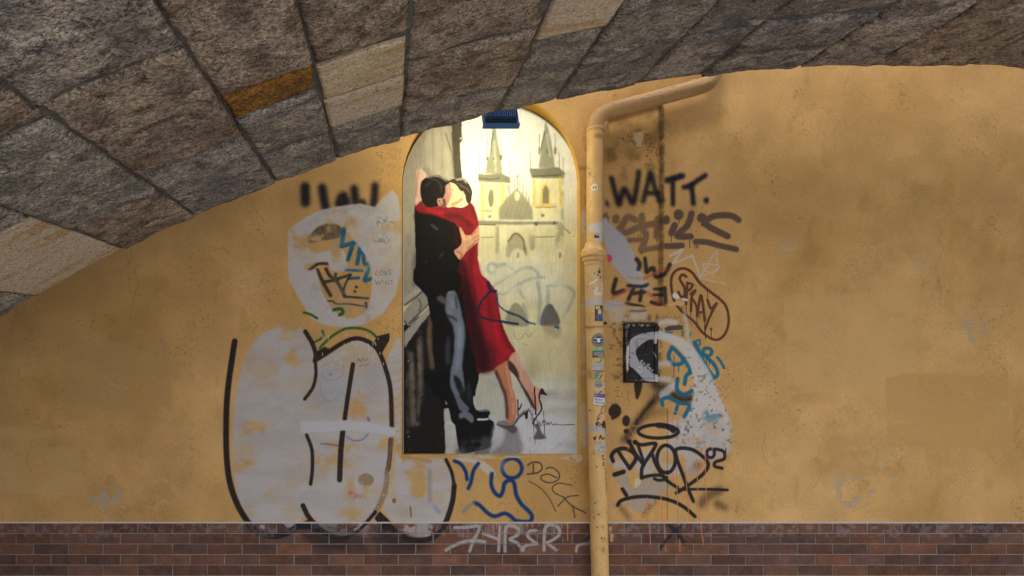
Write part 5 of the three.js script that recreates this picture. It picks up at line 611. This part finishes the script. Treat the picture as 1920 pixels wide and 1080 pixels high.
// ---------------------------------------------------------------- metal service box
{
  const B = [1140, 580, 6.75], bx = new Painter(1164, 600, 70, 120, 5, (x, y) => { const v = 1 + (fbm(x / 6, y / 6, 4) - 0.5) * 0.5; return [34 * v, 32 * v, 31 * v, 0.5 + (fbm(x / 3, y / 3, 3) - 0.5) * 0.5]; });
  bx.lay([L(B, 40, 190, 210, 470, 210), L(B, 24, 205, 220, 205, 880), L(B, 16, 200, 890, 560, 890)], [176, 172, 166], { blur: 0.5, op: 0.8, grain: 1, patch: [0.52, 0.62, 2.4] });
  bx.lay([F(B, 600, 290, 540, 285, 440, 300, 330, 330, 250, 390, 215, 480, 210, 600, 230, 700, 290, 750, 380, 840, 440, 900, 600, 905, 600, 830, 540, 810, 450, 740, 380, 680, 330, 590, 325, 510, 400, 430, 500, 380, 560, 390, 600, 370)], [166, 165, 172], { blur: 0.5, grain: 0.5 });
  bx.lay([L(B, 34, 565, 330, 560, 420), L(B, 30, 570, 850, 575, 900), L(B, 26, 215, 470, 205, 600, 212, 760)], [200, 194, 186], { blur: 0.6, grain: 0.7 });
  bx.lay([S(B, 12, 265, 335, 320, 312, 400, 300, 500, 325), S(B, 12, 265, 545, 340, 578, 430, 578, 520, 535)], [70, 68, 70], { blur: 0.3, grain: 1, patch: [0.42, 0.5, 1.6] });
  bx.lay([S(B, 8, 405, 640, 375, 660, 400, 690), L(B, 8, 390, 670, 405, 650), L(B, 8, 395, 720, 425, 668, 440, 735), S(B, 8, 450, 750, 465, 690, 490, 700, 465, 725, 495, 735, 470, 765), L(B, 8, 490, 780, 505, 740, 520, 785, 540, 760), L(B, 8, 345, 730, 400, 740), S(B, 8, 350, 770, 375, 790, 395, 770), S(B, 7, 540, 540, 560, 580, 572, 610)], [196, 200, 206], { blur: 0.25, grain: 0.5 });
  const mat = new THREE.MeshPhysicalMaterial({ specularIntensity: 0.4, map: bx.tex(), bumpMap: bx.bump(), bumpScale: 0.0015, roughness: 0.6 });
  const b = thing('meter_box', 'black metal service box with shield emblem sprayed with a white arc', 'service box');
  const rs = (x0, y0, x1, y1, d, z) => { const g = new RoundedBoxGeometry((x1 - x0) / PXM, (y1 - y0) / PXM, d, 2, 0.002); g.translate(X((x0 + x1) / 2), Y((y0 + y1) / 2), z); return bx.uv(g); };
  part('body', rs(1168, 606.5, 1229, 717, 0.03, 0.014), mat, b);
  const rail = (list) => { const g = merge(list); return bx.uv(g); };
  part('door_frame', rail([rs(1168.6, 607, 1175, 716.4, 0.012, 0.034), rs(1222, 607, 1228.6, 716.4, 0.012, 0.034), rs(1175.2, 607, 1221.8, 613, 0.012, 0.034), rs(1175.2, 709.4, 1221.8, 716.4, 0.012, 0.034)]), mat, b);
  const door = part('door', rs(1176.2, 614, 1221, 708.4, 0.008, 0.031), mat, b);
  const sh = new THREE.Shape(); sh.moveTo(X(1190), Y(638)); sh.lineTo(X(1204.5), Y(638)); sh.lineTo(X(1204), Y(648)); sh.quadraticCurveTo(X(1202), Y(653), X(1197), Y(655)); sh.quadraticCurveTo(X(1191.5), Y(653), X(1190.4), Y(648)); sh.closePath();
  const shield = new THREE.ExtrudeGeometry(sh, { depth: 0.004, bevelEnabled: true, bevelSize: 0.0018, bevelThickness: 0.002, bevelSegments: 2 }); shield.translate(0, 0, 0.036); bx.uv(shield);
  part('shield_emblem', shield, mat, door);
  const mant = [[[1187, 640], [1185.6, 645], [1188, 650], [1189.6, 656]], [[1207, 640], [1208.4, 645], [1206, 650], [1204.6, 655]], [[1188, 638], [1192, 634.6], [1197, 633.8], [1202, 634.6], [1206.4, 638]]].map((p) => new THREE.TubeGeometry(new THREE.CatmullRomCurve3(p.map(([x, y]) => new THREE.Vector3(X(x), Y(y), 0.037))), 14, 0.0032, 6));
  part('shield_mantling', bx.uv(merge(mant)), mat, door);
  part('lock', new THREE.CylinderGeometry(0.005, 0.005, 0.006, 14).rotateX(Math.PI / 2).translate(X(1175.2), Y(669.6), 0.041), new THREE.MeshStandardMaterial({ color: 0x17181a, roughness: 0.4, metalness: 0.6 }), door);
  const hm = new THREE.MeshStandardMaterial({ color: 0x35302a, roughness: 0.6, metalness: 0.4 });
  for (const y of [616, 702.5]) part('hinge', merge([new THREE.CylinderGeometry(0.007, 0.007, 0.024, 10).translate(X(1231), Y(y), 0.026), box(0.014, 0.016, 0.008, X(1232.4), Y(y), 0.008)]), hm, b);
  part('top_flange', box(66 / PXM, 0.006, 0.034, X(1199), Y(603.6), 0.0165, 0.002), new THREE.MeshStandardMaterial({ color: 0x8c7d66, roughness: 0.7 }), b);
}

// ---------------------------------------------------------------- lamp over the mural
{
  const pos = atZ(937.5, 220, 0.56), lamp = thing('flood_lamp', 'blue finned floodlight hanging under the stone arch above the mural', 'lamp', pos.toArray());
  const blue = new THREE.MeshStandardMaterial({ color: new THREE.Color(0.06, 0.18, 0.42), roughness: 0.4, metalness: 0.2 }), dark = new THREE.MeshStandardMaterial({ color: 0x12161c, roughness: 0.55 });
  const head = new THREE.Group(); head.name = 'lamp_head'; lamp.add(head); head.rotation.x = -0.46;   // back with fins turned up and to the street, glass down to the wall
  part('housing', box(0.198, 0.13, 0.03, 0, 0, 0, 0.004), blue, head);
  part('rim', box(0.204, 0.012, 0.034, 0, -0.066, -0.001, 0.003), blue, head); part('rim', box(0.208, 0.012, 0.042, 0, 0.068, -0.002, 0.003), blue, head);
  part('slot_cover', box(0.172, 0.014, 0.012, 0, -0.05, 0.018, 0.002), dark, head);
  const fin = box(0.005, 0.1, 0.022, 0, 0, 0, 0.001);
  for (let i = 0; i < 17; i++) part('fin', fin, blue, head).position.set(-0.088 + i * 0.011, 0.014, 0.026);
  part('lamp_glass', box(0.176, 0.112, 0.003, 0, 0, -0.0175), new THREE.MeshStandardMaterial({ color: 0xfff6d8, emissive: 0xfff0c4, emissiveIntensity: 3, roughness: 0.3 }), head);
  const light = new THREE.RectAreaLight(0xfff1bc, LAMP, 0.17, 0.105); light.position.set(0, 0, -0.022); light.name = 'lamp_light'; head.add(light);
  part('bracket', merge([box(0.008, 0.1, 0.018, -0.105, 0.1, 0), box(0.008, 0.1, 0.018, 0.105, 0.1, 0), box(0.218, 0.01, 0.018, 0, 0.15, 0), box(0.02, 0.02, 0.22, 0, 0.165, 0.105)]), dark, lamp);
}

renderer.render(scene, camera);
